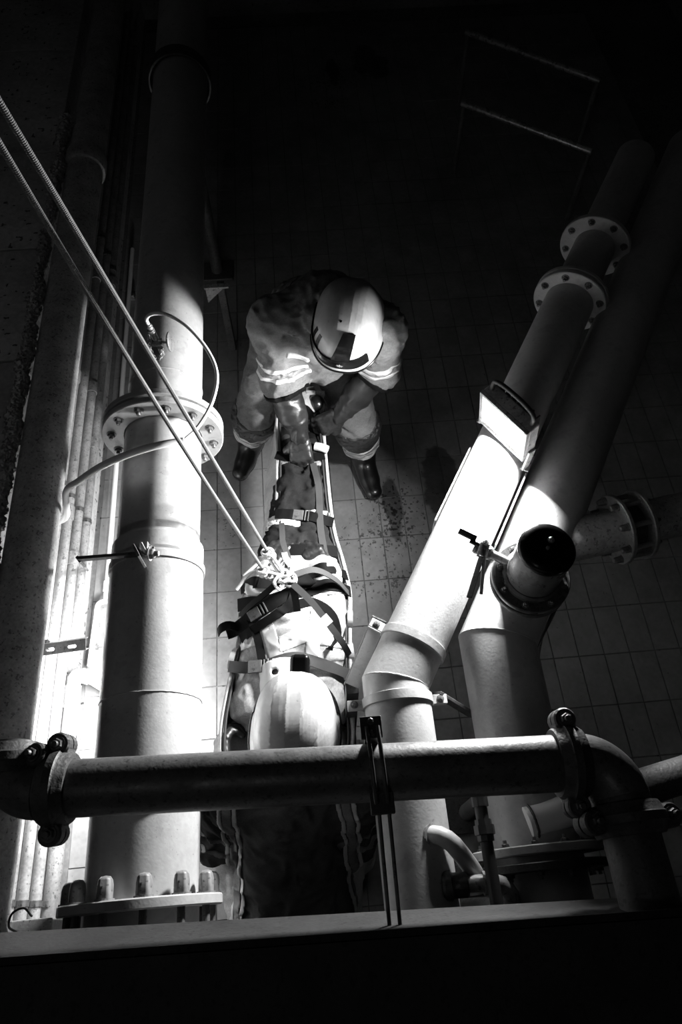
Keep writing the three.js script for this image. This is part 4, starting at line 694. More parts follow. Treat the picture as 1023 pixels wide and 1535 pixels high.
{ // ------- first rescuer: standing bent over the foot of the stretcher
  const pos = [0, 0, -2.1], p = thing('person', 'standing firefighter bent forward in a helmet with a star badge, gripping the stretcher foot', 'person', pos, undefined);
  const hip = [[-0.07, 0.87, -2.25], [0.13, 0.87, -2.24]], knee = [[-0.235, 0.49, -2.06], [0.24, 0.49, -1.97]], ank = [[-0.30, 0.10, -2.22], [0.29, 0.10, -2.07]], toe = [[-0.362, 0.045, -2.04], [0.327, 0.045, -1.865]], heel = [[-0.285, 0.045, -2.235], [0.285, 0.045, -2.09]];
  const sh = [[-0.085, 1.20, -1.95], [0.30, 1.215, -1.87]], elb = [[-0.082, 0.945, -1.88], [0.318, 0.95, -1.915]], wr = [[-0.028, 0.72, -1.757], [0.150, 0.715, -1.862]];
  const pel = [0.03, 0.90, -2.24], chest = [0.10, 1.17, -1.99], neck = [0.135, 1.255, -1.88], head = V(0.178, 1.285, -1.825);
  const hm = headFrame(head, [-0.10, 0.90, 0.40], [-0.24, -0.40, 0.90]);
  part('body', bodyGeo([[pel, chest, 0.13, 0.13], [sh[0], sh[1], 0.06, 0.06], [chest, neck, 0.09, 0.06], [neck, head, 0.055, 0.06], ...[0, 1].flatMap((i) => [[hip[i], knee[i], 0.085, 0.058], [knee[i], ank[i], 0.052, 0.034], [ank[i], heel[i], 0.03, 0.026], [heel[i], A3(toe[i]).lerp(A3(heel[i]), 0.2), 0.024, 0.02], [pel, hip[i], 0.1, 0.09], [sh[i], elb[i], 0.05, 0.042], [elb[i], wr[i], 0.042, 0.03]])], hm), M.skin, p);
  // trousers
  const tb = [[pel, hip[0], 0.13, 0.125], [pel, hip[1], 0.13, 0.125]]; for (const i of [0, 1]) { const low = A3(ank[i]).lerp(A3(knee[i]), 0.36); tb.push([hip[i], knee[i], 0.118, 0.098], [knee[i], low, 0.094, 0.086]); }
  const tf0 = boneField(tb, 0.05), tf1 = cloth(tf0, 0.008, 11, 5, [1, 1.7, 1]), cut = ank.map((a, i) => [A3(a).lerp(A3(knee[i]), 0.40), A3(knee[i]).sub(A3(a)).normalize()]);
  const tf = (x, y, z) => { let d = tf1(x, y, z); for (const i of [0, 1]) { const c = cut[i][0], n = cut[i][1]; const h = (c.x - x) * n.x + (c.y - y) * n.y + (c.z - z) * n.z; if ((i === 0) === (x < 0) && y < 0.5) d = Math.max(d, h); } return d; };
  const tB = boundsOf(tb), tr = part('trousers', netMesh(tf, tB[0], tB[1], 0.008), M.trousers, p);
  for (const i of [0, 1]) {
    const a = A3(ank[i]), k = A3(knee[i]), d = k.clone().sub(a).normalize(), at = (t) => a.clone().lerp(k, t);
    for (const [t, w, mt] of [[0.43, 0.030, M.reflective], [0.495, 0.018, M.bandTape], [0.55, 0.028, M.reflective], [0.605, 0.016, M.bandTape], [0.645, 0.018, M.reflective]]) part('reflective_band', bandGeo(tf, at(t), d, w, 0.004), mt, tr);
    const kf = (x, y, z) => { const e = tf(x, y, z), u = (x - a.x) * d.x + (y - a.y) * d.y + (z - a.z) * d.z, L = a.distanceTo(k); return Math.max(e - 0.004, -(e + 0.005), 0.68 * L - u, u - 1.16 * L, k.z - 0.04 - z, (i === 0) === (x < 0.03) ? -1 : 1); };
    part('knee_patch', netMesh(kf, [k.x - 0.16, 0.2, k.z - 0.2], [k.x + 0.16, 0.72, k.z + 0.2], 0.006), M.kneePatch, tr, 'dark knee patch');
  }
  boots(p, [0, 1].map((i) => [knee[i], ank[i], heel[i], toe[i]]));
  // jacket
  const e2 = elb.map((e, i) => A3(e).lerp(A3(wr[i]), 0.12).toArray());
  const jb = [[[0.02, 0.80, -2.27], pel, 0.185, 0.175], [pel, chest, 0.17, 0.175, [0, 0.7, 0.7], 0.85], [chest, [0.085, 0.99, -1.965], 0.16, 0.125, [0, 0.2, 1], 0.75], [sh[0], sh[1], 0.088, 0.088], [chest, neck, 0.13, 0.085], ...[0, 1].flatMap((i) => [[sh[i], elb[i], 0.092, 0.076], [elb[i], e2[i], 0.074, 0.068]])];
  const jf = cloth(boneField(jb, 0.06), 0.011, 10.5, 1, [1, 1.2, 1]);
  const sleeve = (x, y, z) => { let d = jf(x, y, z); for (const i of [0, 1]) { const c = A3(e2[i]), n = A3(wr[i]).sub(A3(elb[i])).normalize(); if (Math.hypot(x - c.x, y - c.y, z - c.z) < 0.13) d = Math.max(d, (x - c.x) * n.x + (y - c.y) * n.y + (z - c.z) * n.z - 0.02); } return Math.max(d, 0.74 - y); };
  const jB = boundsOf(jb), jk = part('jacket', netMesh(sleeve, jB[0], jB[1], 0.0075), M.jacket, p);
  for (const i of [0, 1]) { const a = A3(sh[i]), b = A3(elb[i]), d = b.clone().sub(a).normalize(), at = (t) => a.clone().lerp(b, t); for (const [t, w, mt] of [[0.60, 0.02, M.reflective], [0.68, 0.02, M.bandTape], [0.76, 0.02, M.reflective]]) part('reflective_band', bandGeo(sleeve, at(t), d, w, 0.004, 0.125), mt, jk);
    const c = A3(e2[i]), n = A3(wr[i]).sub(A3(elb[i])).normalize(); part('cuff', bandGeo(sleeve, c.clone().addScaledVector(n, 0.006), n, 0.022, 0.005, 0.105), M.strap, jk); }
  part('reflective_band', bandGeo(sleeve, [0.0, 1.13, -2.1], [1, 0.15, 0.2], 0.022, 0.004, 0.17), M.bandTape, jk);
  part('chest_patch', bandGeo(sleeve, [-0.005, 1.14, -1.87], [0.3, 1, 0.1], 0.03, 0.005, 0.06), M.reflective, jk);
  part('reflective_band', bandGeo(sleeve, [-0.06, 1.03, -2.17], V(...chest).sub(V(...pel)), 0.05, 0.004, 0.17), M.bandTape, jk);
  const col = part('collar', join(spin([[0.075, 0], [0.088, 0.0], [0.094, 0.03], [0.086, 0.06], [0.078, 0.06], [0.075, 0]], V(0.125, 1.20, -1.90), [0.25, 0.7, 0.65], 36)), M.jacketLight, jk);
  helmet(p, hm.clone().multiply(new THREE.Matrix4().makeTranslation(0, 0.012, -0.012)), M.helmet, { plate: true, label: 'pale grey helmet' });
  // gauntlets and gripping hands
  const hd = [V(0.0, -0.62, 0.55).normalize(), V(-0.72, -0.5, 0.12).normalize()], bn = [V(-0.25, 0.75, 0.75), V(0.25, 0.6, 0.75)];
  for (const i of [0, 1]) {
    const c0 = A3(elb[i]).lerp(A3(wr[i]), 0.1), w = A3(wr[i]), gb = [[c0, c0.clone().lerp(w, 0.5), 0.064, 0.056], [c0.clone().lerp(w, 0.5), w, 0.054, 0.037]], gf = cloth(boneField(gb, 0.03), 0.006, 11, 3 + i), b = boundsOf(gb);
    const n = w.clone().sub(c0).normalize(), gfc = (x, y, z) => Math.max(gf(x, y, z), -((x - c0.x) * n.x + (y - c0.y) * n.y + (z - c0.z) * n.z) - 0.03);
    const g = part('gauntlet', netMesh(gfc, b[0], b[1], 0.0065), M.leather, p);
    part('hand', handGeo(w.clone().addScaledVector(n, -0.012), hd[i], bn[i], i ? -1 : 1, 0.75, 1.12), M.leather, g);
  }
}
{ // ------- second rescuer: squatting at the head of the stretcher, seen from behind
  const p = thing('person', 'squatting firefighter seen from behind in a ridged white helmet and dark striped jacket', 'person', [-0.15, 0, -0.1]);
  const hip = [[-0.25, 0.47, -0.01], [-0.06, 0.47, -0.01]], knee = [[-0.425, 0.51, -0.35], [0.085, 0.51, -0.34]], ank = [[-0.37, 0.10, -0.10], [0.05, 0.10, -0.10]], toe = [[-0.40, 0.045, -0.29], [0.085, 0.045, -0.29]], heel = [[-0.365, 0.045, -0.09], [0.045, 0.045, -0.09]];
  const sh = [[-0.31, 0.90, -0.335], [0.065, 0.90, -0.315]], elb = [[-0.385, 0.66, -0.235], [0.05, 0.66, -0.20]], wr = [[-0.375, 0.65, -0.45], [0.065, 0.65, -0.43]];
  const pel = [-0.155, 0.52, -0.01], chest = [-0.13, 0.865, -0.30], neck = [-0.113, 0.99, -0.40], head = V(-0.096, 1.06, -0.48);
  const hm = headFrame(head, [0.03, 0.975, -0.20], [0.09, 0.15, -0.98]);
  part('body', bodyGeo([[pel, chest, 0.13, 0.13], [sh[0], sh[1], 0.06, 0.06], [chest, neck, 0.09, 0.06], [neck, head, 0.055, 0.06], ...[0, 1].flatMap((i) => [[hip[i], knee[i], 0.08, 0.058], [knee[i], ank[i], 0.052, 0.034], [ank[i], heel[i], 0.03, 0.026], [heel[i], A3(toe[i]).lerp(A3(heel[i]), 0.2), 0.024, 0.02], [pel, hip[i], 0.1, 0.09], [sh[i], elb[i], 0.05, 0.042], [elb[i], wr[i], 0.042, 0.03]])], hm), M.skin, p);
  const tb = [[pel, hip[0], 0.12, 0.12], [pel, hip[1], 0.12, 0.12]]; for (const i of [0, 1]) tb.push([hip[i], knee[i], 0.108, 0.088], [knee[i], A3(ank[i]).lerp(A3(knee[i]), 0.3), 0.086, 0.08]);
  const tf = cloth(boneField(tb, 0.04), 0.009, 12, 8), tB = boundsOf(tb), tr = part('trousers', netMesh(tf, tB[0], tB[1], 0.009), M.trousersLight, p, 'pale trousers');
  for (const i of [0, 1]) { const a = A3(ank[i]), k = A3(knee[i]); part('reflective_band', bandGeo(tf, a.clone().lerp(k, 0.5), k.clone().sub(a), 0.05, 0.004), M.reflective, tr); }
  boots(p, [0, 1].map((i) => [knee[i], ank[i], heel[i], toe[i]]));
  const e2 = elb.map((e, i) => A3(e).lerp(A3(wr[i]), 0.55).toArray());
  const jb = [[[-0.165, 0.47, 0.06], pel, 0.20, 0.185], [pel, chest, 0.18, 0.165, [0, 0.6, 0.8], 0.85], [sh[0], sh[1], 0.085, 0.085], [chest, neck, 0.12, 0.085], ...[0, 1].flatMap((i) => [[sh[i], elb[i], 0.088, 0.07], [elb[i], e2[i], 0.068, 0.058]])];
  const jf0 = cloth(boneField(jb, 0.06), 0.013, 10, 21), jf = (x, y, z) => Math.max(jf0(x, y, z), 0.40 - y), jB = boundsOf(jb), jk = part('jacket', netMesh(jf, jB[0], jB[1], 0.0075), M.jacketDark, p);
  // three-fold tape down each side of the back, round each sleeve and along the hem
  for (const x0 of [-0.315, 0.045]) for (const [o, w, mt] of [[-0.022, 0.014, M.reflective], [0, 0.028, M.bandTape], [0.022, 0.014, M.reflective]]) {
    const f = (x, y, z) => { const e = jf(x, y, z), xx = x0 + o - 0.1 * (z + 0.2) * (x0 < 0 ? 1 : -1) + 0.006 * simplex(y * 9, z * 9, 3); return Math.max(e - 0.0045, -(e + 0.005), Math.abs(x - xx) - w / 2, 0.42 - y, -0.30 - z); };
    part('reflective_stripe', netMesh(f, [x0 - 0.1, 0.38, -0.33], [x0 + 0.1, 1.0, 0.3], 0.0045), mt, jk);
  }
  for (const i of [0, 1]) { const a = A3(sh[i]), b = A3(elb[i]); for (const t of [0.55, 0.8]) part('reflective_band', bandGeo(jf, a.clone().lerp(b, t), b.clone().sub(a), 0.02, 0.004, 0.12), M.bandTape, jk); }
  helmet(p, hm.clone().multiply(new THREE.Matrix4().makeTranslation(0, 0.012, -0.012)), M.helmetPale, { plate: false, label: 'ridged pale helmet' });
  for (const i of [0, 1]) part('glove', handGeo(wr[i], [0, -0.15, -1], [i ? 0.9 : -0.9, 0.5, 0], i ? 1 : -1, 0.7, 1.1), M.leather, p);
}
// ------- the casualty lying in the stretcher
const CAS = (() => {
  const p = thing('person', 'casualty lying strapped in the stretcher, pale jacket, dark trousers and white neck collar', 'person', [-0.1, 0, -1.2]);
  const head = V(-0.145, 0.665, -0.55), neck = [-0.135, 0.655, -0.66], chest = [-0.115, 0.62, -0.93], pel = [-0.085, 0.57, -1.25];
  const sh = [[-0.250, 0.612, -0.665], [-0.005, 0.612, -0.645]], elb = [[-0.240, 0.60, -0.99], [0.038, 0.60, -0.97]], wr = [[-0.20, 0.69, -1.16], [0.035, 0.68, -1.15]];
  const hip = [[-0.135, 0.56, -1.27], [-0.005, 0.56, -1.26]], knee = [[-0.085, 0.575, -1.60], [0.008, 0.575, -1.58]], ank = [[-0.078, 0.545, -1.93], [0.024, 0.545, -1.93]];
  const hm = headFrame(head, [-0.1, 0.05, 1], [0, 1, 0]);
  part('body', bodyGeo([[pel, chest, 0.1, 0.11, [0, 1, 0], 0.8], [sh[0], sh[1], 0.05, 0.05], [chest, neck, 0.08, 0.055], [neck, head, 0.05, 0.06], ...[0, 1].flatMap((i) => [[hip[i], knee[i], 0.06, 0.04], [knee[i], ank[i], 0.04, 0.034], [pel, hip[i], 0.07, 0.07], [sh[i], elb[i], 0.045, 0.04], [elb[i], wr[i], 0.038, 0.03]])], hm), M.skin, p);
  const jb = [[[-0.09, 0.585, -1.18], chest, 0.15, 0.165, [0, 1, 0], 0.72], [sh[0], sh[1], 0.085, 0.085], [chest, neck, 0.13, 0.085, [0, 1, 0], 0.8], ...[0, 1].flatMap((i) => [[sh[i], elb[i], 0.08, 0.068], [elb[i], wr[i], 0.064, 0.052]])];
  const jf = cloth(boneField(jb, 0.045), 0.012, 9, 31, [0.8, 1, 1.3]), jB = boundsOf(jb), jk = part('jacket', netMesh(jf, jB[0], jB[1], 0.007), M.jacketLight, p, 'pale creased jacket');
  for (const i of [0, 1]) { const a = A3(sh[i]), b = A3(elb[i]); part('reflective_band', bandGeo(jf, a.clone().lerp(b, 0.66), b.clone().sub(a), 0.05, 0.004, 0.105), M.reflective, jk); const c = A3(elb[i]), d = A3(wr[i]); part('reflective_band', bandGeo(jf, c.clone().lerp(d, 0.62), d.clone().sub(c), 0.04, 0.004, 0.085), M.reflective, jk); }
  part('reflective_band', bandGeo(jf, [-0.1, 0.68, -1.0], [0.05, 0, -1], 0.05, 0.004, 0.14), M.reflective, jk);
  for (const [x0, k, z0, z1] of [[-0.19, 0.25, -1.02, -0.80], [-0.02, -0.2, -1.06, -0.76]]) { const f = (x, y, z) => { const e = jf(x, y, z); return Math.max(e - 0.005, -(e + 0.005), Math.abs(x - x0 - k * (z + 0.9)) - 0.026, z0 - z, z - z1, 0.6 - y); }; part('reflective_band', netMesh(f, [x0 - 0.12, 0.58, z0 - 0.02], [x0 + 0.12, 0.84, z1 + 0.02], 0.0045), M.reflective, jk); }
  { const f = (x, y, z) => { const e = jf(x, y, z); return Math.max(e - 0.006, -(e + 0.004), Math.abs(x + 0.10) - 0.055, Math.abs(z + 0.86 + 0.3 * (x + 0.1)) - 0.03, 0.6 - y); }; part('chest_patch', netMesh(f, [-0.19, 0.58, -0.95], [-0.01, 0.84, -0.77], 0.0045), M.collar, jk, 'white chest patch'); }
  const tb = [[pel, hip[0], 0.12, 0.10, [0, 1, 0], 0.85], [pel, hip[1], 0.12, 0.10, [0, 1, 0], 0.85]]; for (const i of [0, 1]) tb.push([hip[i], knee[i], 0.086, 0.062], [knee[i], A3(ank[i]).lerp(A3(knee[i]), 0.15), 0.060, 0.055]);
  const tf = cloth(boneField(tb, 0.03), 0.012, 13, 41), tB = boundsOf(tb), tr = part('trousers', netMesh(tf, tB[0], tB[1], 0.007), M.trousersDark, p, 'dark trousers');
  for (const i of [0, 1]) { const a = A3(hip[i]), k = A3(knee[i]); part('reflective_band', bandGeo(tf, a.clone().lerp(k, 0.42 + 0.1 * i), k.clone().sub(a), 0.045, 0.004, 0.095, 0.005), M.reflective, tr); part('reflective_band', bandGeo(tf, k.clone().lerp(A3(ank[i]), 0.3), A3(ank[i]).sub(k), 0.03, 0.004, 0.085, 0.005), M.bandTape, tr); }
  for (const i of [0, 1]) { const a = A3(ank[i]), bb = [[a.clone().lerp(A3(knee[i]), 0.3), a, 0.056, 0.05], [a, a.clone().add(V(0.0, 0.03, -0.05)), 0.05, 0.048], [a.clone().add(V(0, 0.02, -0.045)), a.clone().add(V(i ? 0.03 : -0.02, 0.14, -0.03)), 0.046, 0.04]], f = boneField(bb, 0.03), b = boundsOf(bb); const bt = part('boot', netMesh(f, b[0], b[1], 0.007), i ? M.boot : M.strapGrey, p); part('sole', bar(a.clone().add(V(0, -0.03, -0.098)), a.clone().add(V(i ? 0.03 : -0.02, 0.165, -0.075)), 0.085, 0.02, [0, 0, 1]), M.greyPipe, bt, 'pale sole'); }
  for (const i of [0, 1]) part('glove', handGeo(wr[i], [i ? -0.5 : 0.5, 0.05, -0.8], [0, 1, 0.1], i ? -1 : 1, 0.35, 1.0), M.leather, p);
  const cf = (x, y, z) => { const dx = x + 0.145, dy = y - 0.665, dz = z + 0.70, r = Math.hypot(dx, dy * 1.0); return Math.max(Math.abs(r - 0.084) - 0.010, Math.abs(dz + 0.35 * dy) - 0.058); };
  const cg = (x, y, z) => Math.max(cf(x, y, z), -(Math.hypot(x + 0.172, z + 0.742) - 0.0125) * (y > 0.68 ? 1 : -1));
  part('neck_collar', netMesh(cg, [-0.26, 0.55, -0.81], [-0.03, 0.79, -0.60], 0.0045), M.collar, p, 'stiff white collar with a round hole');
  const f = (x, y, z) => Math.min(jf(x, y, z), tf(x, y, z));
  return { top: (x, z) => { let y = 0.95; for (let i = 0; i < 120 && y > 0.45; i++) { const d = f(x, y, z); if (d < 0.001) break; y -= Math.max(d * 0.7, 0.0015); } return y; } };
})();

// ---------------------------------------------------------------- stretcher with its straps, bridle and ropes
const RIMS = [[-0.42, -0.355, 0.062, 0.69, 0.08], [-0.50, -0.370, 0.080, 0.685, 0.15], [-0.60, -0.367, 0.086, 0.675, 0.18], [-0.70, -0.351, 0.092, 0.665, 0.19], [-0.81, -0.329, 0.099, 0.655, 0.18], [-0.92, -0.309, 0.108, 0.64, 0.17], [-1.07, -0.300, 0.122, 0.62, 0.155], [-1.19, -0.235, 0.110, 0.62, 0.15], [-1.34, -0.172, 0.084, 0.62, 0.14], [-1.48, -0.146, 0.076, 0.62, 0.135], [-1.68, -0.134, 0.074, 0.62, 0.13], [-1.88, -0.128, 0.075, 0.62, 0.125], [-2.0, -0.120, 0.078, 0.63, 0.12]];
const rimAt = (z) => { let i = 0; while (i < RIMS.length - 2 && z < RIMS[i + 1][0]) i++; const a = RIMS[i], b = RIMS[i + 1], t = clamp((z - a[0]) / (b[0] - a[0])); return a.map((v, k) => lerp(v, b[k], t)); };
{
  const t = thing('stretcher', 'drag stretcher rolled round the casualty, pale plastic with a dark corded rim and black straps', 'stretcher', [-0.1, 0.46, -1.2]);
  const rows = []; for (let i = 0; i <= 60; i++) { const z = lerp(-0.42, -2.0, i / 60), [, l, r, y, dep] = rimAt(z), row = []; for (let j = 0; j <= 26; j++) { const u = j / 26 * 2 - 1, e = Math.sign(u) * Math.pow(Math.abs(u), 0.72), wob = 0.004 * simplex(u * 3, z * 7, 2); row.push(V((l + r) / 2 + (r - l) / 2 * Math.sin(e * Math.PI / 2) * (1 + 0.06 * Math.sin(Math.abs(u) * Math.PI)) + wob, y - dep * (1 - Math.pow(Math.abs(u), 2.6)) + wob, z)); } rows.push(row); }
  part('shell', sheet(rows, 0.005), M.sked, t);
  for (const k of [1, 2]) part('rim_cord', tube(RIMS.map((q) => [q[k] + (k === 1 ? 0.012 : -0.012), q[3] + 0.004, q[0]]), 0.0045), M.skedRim, t);
  for (const k of [1, 2]) part('edge_roll', tube(RIMS.map((q) => [q[k] + 0.003 * (k === 1 ? -1 : 1), q[3] - 0.006, q[0]]), 0.008), M.sked, t);
  // outer flap folded out along the leg side
  const fl = []; for (let i = 0; i <= 24; i++) { const k = i / 24, z = lerp(-1.18, -1.95, k), [, l, , y] = rimAt(z), r = []; for (let j = 0; j <= 6; j++) { const q = j / 6, wv = 0.006 * simplex(q * 2, z * 9, 7); r.push(V(l - 0.006 - q * 0.055 * Math.sin(Math.PI * (0.12 + 0.8 * k)) + wv, y - 0.01 - q * 0.09 + wv, z)); } fl.push(r); } part('side_flap', sheet(fl, 0.003), M.sked, t, 'pale outer flap');
  const ft = []; for (let i = 0; i <= 10; i++) { const k = i / 10, r = []; for (let j = 0; j <= 10; j++) { const u = j / 10 * 2 - 1; r.push(V(-0.02 + u * 0.09 * (1 - 0.25 * k), 0.50 + 0.11 * Math.pow(Math.abs(u), 2) * (1 - k) + 0.20 * k, -2.0 - 0.05 * Math.sin(k * 2))); } ft.push(r); } part('foot_flap', sheet(ft, 0.005), M.sked, t);
  { const fr = []; for (let i = 0; i <= 12; i++) { const k = i / 12, r = []; for (let j = 0; j <= 12; j++) { const u = j / 12 * 2 - 1; r.push(V(-0.012 + u * (0.075 - 0.02 * k), 0.755 - 0.075 * u * u - 0.05 * (1 - k) + 0.004 * simplex(u * 2, k * 3, 5), lerp(-2.05, -1.915, k))); } fr.push(r); } part('foot_flap', sheet(fr, 0.004), M.sked, t, 'pale flap folded over the feet'); }
  part('handle_roll', tube([[0.035, 0.645, -1.76], [0.06, 0.648, -1.75], [0.088, 0.642, -1.738]], 0.019), M.strapWhite, t, 'pale rolled webbing');
  // straps laid over the casualty
  const over = (pts, lift = 0.006) => { const c = new THREE.CatmullRomCurve3(pts.map(([x, z]) => V(x, 0, z))), o = []; for (let i = 0; i <= 28; i++) { const q = c.getPointAt(i / 28), [, l, r, y] = rimAt(q.z); let h = CAS.top(q.x, q.z) + lift; const e = Math.min(q.x - l, r - q.x); if (e < 0.03) h = Math.max(y + 0.008, Math.min(h, y + 0.05)); o.push(h); } const s = o.map((h, i) => Math.max(h, ((o[i - 1] ?? h) + (o[i + 1] ?? h)) / 2)); const s2 = s.map((h, i) => ((s[i - 1] ?? h) + 2 * h + (s[i + 1] ?? h)) / 4 + 0.002); return s2.map((h, i) => { const q = c.getPointAt(i / 28); return V(q.x, h, q.z); }); };
  const strap = (pts, w, mat, label, lift) => { const L = over(pts, lift), mid = L[14].clone().sub(L[13]).normalize(); return [part('strap', ribbon(L, w, 0.0035, () => V(-mid.z, 0, mid.x)), mat, t, label), L]; };
  const buckle = (st, L, k, s = 1) => { const q = L[k], d = L[k + 1].clone().sub(L[k - 1]).normalize(), side = V(-d.z, 0, d.x), n = side.clone().cross(d).normalize().multiplyScalar(-1); if (n.y < 0) n.negate(); const b = q.clone().addScaledVector(n, 0.006);
    const m = part('buckle', join(rbox(0.046 * s, 0.052 * s, 0.008, 0.002, b.clone().addScaledVector(d, -0.014), n, d.clone()), bar(b.clone().addScaledVector(d, 0.02).addScaledVector(side, -0.024 * s), b.clone().addScaledVector(d, 0.02).addScaledVector(side, 0.024 * s), 0.006, 0.006), bar(b.clone().addScaledVector(d, 0.034).addScaledVector(side, -0.026 * s), b.clone().addScaledVector(d, 0.034).addScaledVector(side, 0.026 * s), 0.006, 0.008)), M.steelDark, st); return m; };
  { const [s, L] = strap([[-0.345, -0.80], [-0.23, -0.775], [-0.08, -0.79], [0.03, -0.755], [0.112, -0.725]], 0.042, M.strapGrey, 'grey chest strap', 0.012); buckle(s, L, 7); }
  { const [s, L] = strap([[-0.152, -1.435], [-0.045, -1.42], [0.085, -1.385]], 0.045, M.strap, 'black leg strap'); buckle(s, L, 12); }
  strap([[-0.31, -1.04], [-0.2, -1.02], [-0.05, -1.05], [0.05, -1.08], [0.128, -1.07]], 0.05, M.strap);
  strap([[-0.30, -1.12], [-0.18, -1.09], [0.0, -1.13], [0.12, -1.14]], 0.045, M.strap);
  { const [s, L] = strap([[-0.355, -0.935], [-0.25, -0.965], [-0.12, -1.03], [-0.02, -1.10]], 0.05, M.strap, undefined, 0.02); buckle(s, L, 10, 0.9); }
  strap([[-0.11, -0.98], [-0.02, -1.0], [0.045, -0.955], [0.06, -0.88], [0.025, -0.82]], 0.032, M.strap, 'curved black strap', 0.012);
  strap([[-0.30, -0.90], [-0.2, -0.93], [-0.1, -1.0], [-0.09, -1.06]], 0.034, M.strap, undefined, 0.016);
  strap([[-0.26, -0.97], [-0.23, -0.87], [-0.22, -0.80]], 0.03, M.strap, undefined, 0.008);
  strap([[-0.20, -1.25], [-0.05, -1.24], [0.09, -1.25]], 0.05, M.strap);
  strap([[0.04, -1.2], [0.03, -1.35], [0.035, -1.55], [0.02, -1.68]], 0.028, M.strapGrey);
  strap([[-0.14, -1.74], [-0.03, -1.70], [0.07, -1.72]], 0.04, M.strap);
  for (const [x, z, x2, z2] of [[-0.318, -0.88, -0.345, -0.80], [0.106, -0.86, 0.108, -0.78], [0.118, -0.99, 0.112, -0.92]]) part('handle', ribbon([[x, 0.635, z], [lerp(x, x2, 0.3), 0.665, lerp(z, z2, 0.3)], [lerp(x, x2, 0.7), 0.665, lerp(z, z2, 0.7)], [x2, 0.635, z2]], 0.02, 0.004, [1, 0.2, 0]), M.strapWhite, t, 'white webbing handle');
  part('strap_end', ribbon([[-0.31, 0.665, -0.95], [-0.345, 0.69, -0.95], [-0.372, 0.685, -0.942], [-0.385, 0.66, -0.935]], 0.035, 0.004, [0.1, 0.1, 1]), M.strap, t);
}
{ // lifting bridle: webbing legs from the stretcher edges, joined by white slings and a steel ring
  const hub = V(-0.115, 0.85, -1.055), t = thing('lifting_bridle', 'knotted white sling cluster with webbing legs above the casualty', 'sling', hub.toArray());
  const leg = (pts, w, mat, side, label) => part('leg', ribbon(pts, w, 0.004, side), mat, t, label);
  leg([hub.clone().add(V(0.02, 0, 0.02)), [-0.03, 0.835, -0.965], [0.02, 0.80, -0.90], [0.075, 0.74, -0.83], [0.104, 0.64, -0.80]], 0.024, M.strapGrey, [0.8, 0.2, -0.6], 'grey webbing leg');
  const L = part('label_sleeve', ribbon([[0.012, 0.809, -0.912], [0.022, 0.803, -0.900], [0.034, 0.793, -0.886]], 0.03, 0.007, [0.8, 0.2, -0.6]), M.strapWhite, t, 'white end sleeve');
  leg([hub.clone().add(V(0.005, 0.002, -0.02)), [-0.10, 0.84, -1.13], [-0.118, 0.80, -1.22], [-0.122, 0.75, -1.30], [-0.125, 0.70, -1.36]], 0.022, M.strapGrey, [1, 0, 0]);
  part('label_sleeve', ribbon([[-0.09, 0.85, -1.10], [-0.105, 0.84, -1.13], [-0.112, 0.826, -1.165]], 0.026, 0.007, [1, 0, 0.3]), M.strapWhite, t, 'white end sleeve');
  leg([hub.clone().add(V(0.02, -0.002, -0.005)), [-0.01, 0.82, -1.09], [0.07, 0.74, -1.08], [0.12, 0.64, -1.06]], 0.026, M.strapGrey, [0, 0.2, 1]);
  leg([hub.clone().add(V(-0.02, -0.004, 0.01)), [-0.18, 0.82, -1.02], [-0.25, 0.75, -1.0], [-0.308, 0.64, -1.0]], 0.03, M.strap, [0, 0.2, 1]);
  leg([hub.clone().add(V(0.02, -0.004, 0.02)), [-0.085, 0.81, -1.0], [-0.08, 0.775, -0.95]], 0.026, M.strap, [1, 0.1, 0]);
  const ring = (c, r, n, tr, mat, name = 'ring') => { const g = new THREE.TorusGeometry(r, tr, 12, 40); g.applyQuaternion(new THREE.Quaternion().setFromUnitVectors(V(0, 0, 1), A3(n).clone().normalize())).translate(...A3(c).toArray()); return part(name, g, mat, t); };
  ring(hub.clone().add(V(0.015, 0.0, 0.008)), 0.026, [0.3, 0.9, 0.2], 0.006, M.zinc);
  const R = rngOf(77); for (let i = 0; i < 6; i++) { const c = hub.clone().add(V((R() - 0.6) * 0.06, (R() - 0.3) * 0.03, (R() - 0.5) * 0.045)), pts = [], ax = frame(V(R() - 0.5, R() + 0.3, R() - 0.5)); for (let k = 0; k < 10; k++) { const a = k / 10 * 2 * Math.PI; pts.push(c.clone().addScaledVector(ax[0], Math.cos(a) * (0.022 + R() * 0.012)).addScaledVector(ax[1], Math.sin(a) * (0.014 + R() * 0.01)).addScaledVector(ax[2], (R() - 0.5) * 0.012)); } part('cord_loop', tube(pts, 0.0058, 60, 10, true), M.ropePale, t); }
  const kb = (a, b) => { a = A3(a); b = A3(b); const d = b.clone().sub(a), s = V(d.z, 0, -d.x).normalize().multiplyScalar(0.014), q = (k, m) => a.clone().addScaledVector(d, k).addScaledVector(s, m); return part('karabiner', tube([q(0, 0.5), q(0.05, 1), q(0.5, 1.1), q(0.95, 0.9), q(1.02, 0), q(0.95, -0.9), q(0.5, -1.1), q(0.05, -1), q(0, -0.5)], 0.0048, 60, 10, true), M.zinc, t); };
  kb([-0.165, 0.868, -1.105], [-0.122, 0.855, -1.062]); kb([-0.172, 0.862, -1.068], [-0.13, 0.853, -1.05]);
}
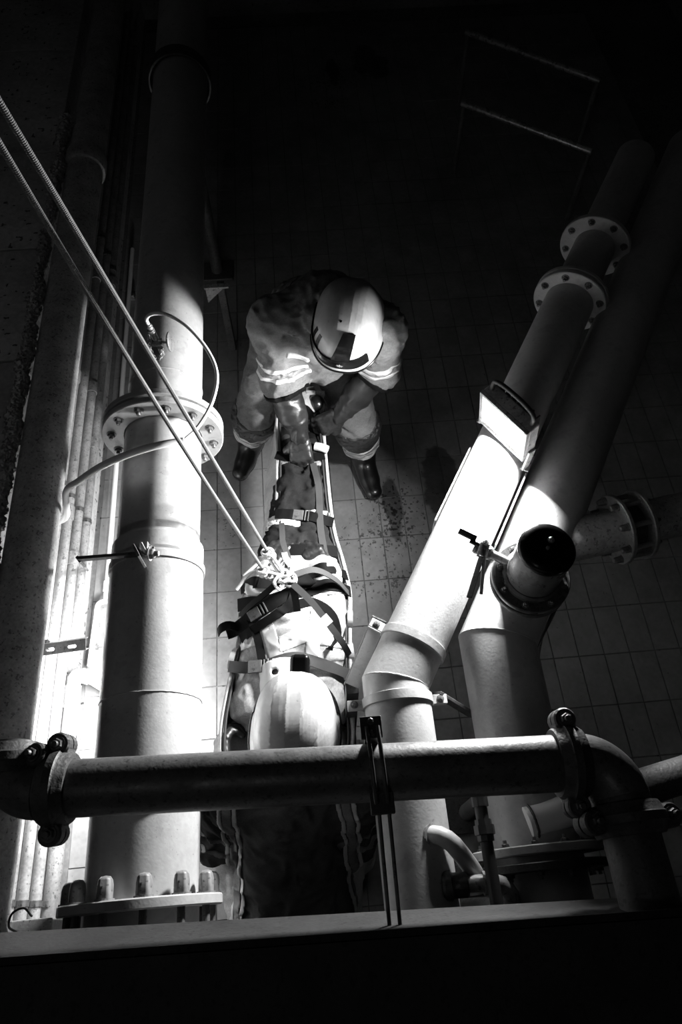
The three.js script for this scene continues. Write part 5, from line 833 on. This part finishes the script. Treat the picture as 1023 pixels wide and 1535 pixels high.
{ // two hauling ropes from the ceiling, each ending in a knot with a cut tail
  const make = (label, knot, top, sag, tail) => {
    const K = A3(knot), T = A3(top), dir = T.clone().sub(K), up = K.clone().addScaledVector(dir, (4.99 - K.y) / dir.y), t = thing('rope', label, 'rope', K.toArray());
    const pts = []; for (let i = 0; i <= 12; i++) { const k = i / 12; pts.push(K.clone().lerp(up, k).add(V(sag * Math.sin(Math.PI * clamp(k * 2.4)), 0, 0))); }
    part('line', tube(pts, 0.0062, 300, 12), M.rope, t);
    const d = dir.clone().normalize(), [x, y] = frame(d), kn = [];
    for (let i = 0; i <= 60; i++) { const a = i / 60 * 2 * Math.PI * 3.2, r = 0.015 + 0.004 * Math.sin(i * 0.5); kn.push(K.clone().addScaledVector(x, Math.cos(a) * r).addScaledVector(y, Math.sin(a) * r).addScaledVector(d, -0.022 + 0.048 * i / 60)); }
    part('knot', tube(kn, 0.0062, 200, 12), M.ropePale, t);
    const lp = []; const e = V(-0.125, 0.856, -1.062); for (let i = 0; i <= 16; i++) { const a = i / 16 * 2 * Math.PI, q = K.clone().lerp(e, 0.5 - 0.5 * Math.cos(a)); lp.push(q.addScaledVector(y, 0.012 * Math.sin(a)).addScaledVector(x, 0.006 * Math.sin(a))); }
    part('loop', tube(lp, 0.006, 100, 12), M.ropePale, t);
    part('tail', tube([K, ...tail], 0.0062, 60, 12), M.ropePale, t, 'cut rope tail');
  };
  make('hauling rope tied with its knot further from the casualty, upper of the two', [-0.168, 0.895, -1.135], [-0.438, 2.44, -1.171], 0.0, [[-0.195, 0.885, -1.115], [-0.23, 0.875, -1.09], [-0.262, 0.868, -1.065]]);
  make('hauling rope tied close beside the casualty, lower of the two', [-0.188, 0.875, -1.075], [-0.478, 2.44, -1.175], -0.012, [[-0.215, 0.885, -1.075], [-0.25, 0.875, -1.06], [-0.275, 0.862, -1.035], [-0.29, 0.855, -1.02]]);
}
scene.traverse((o) => { if (o.isLight) o.castShadow = !o.isRectAreaLight; });
renderer.render(scene, camera);
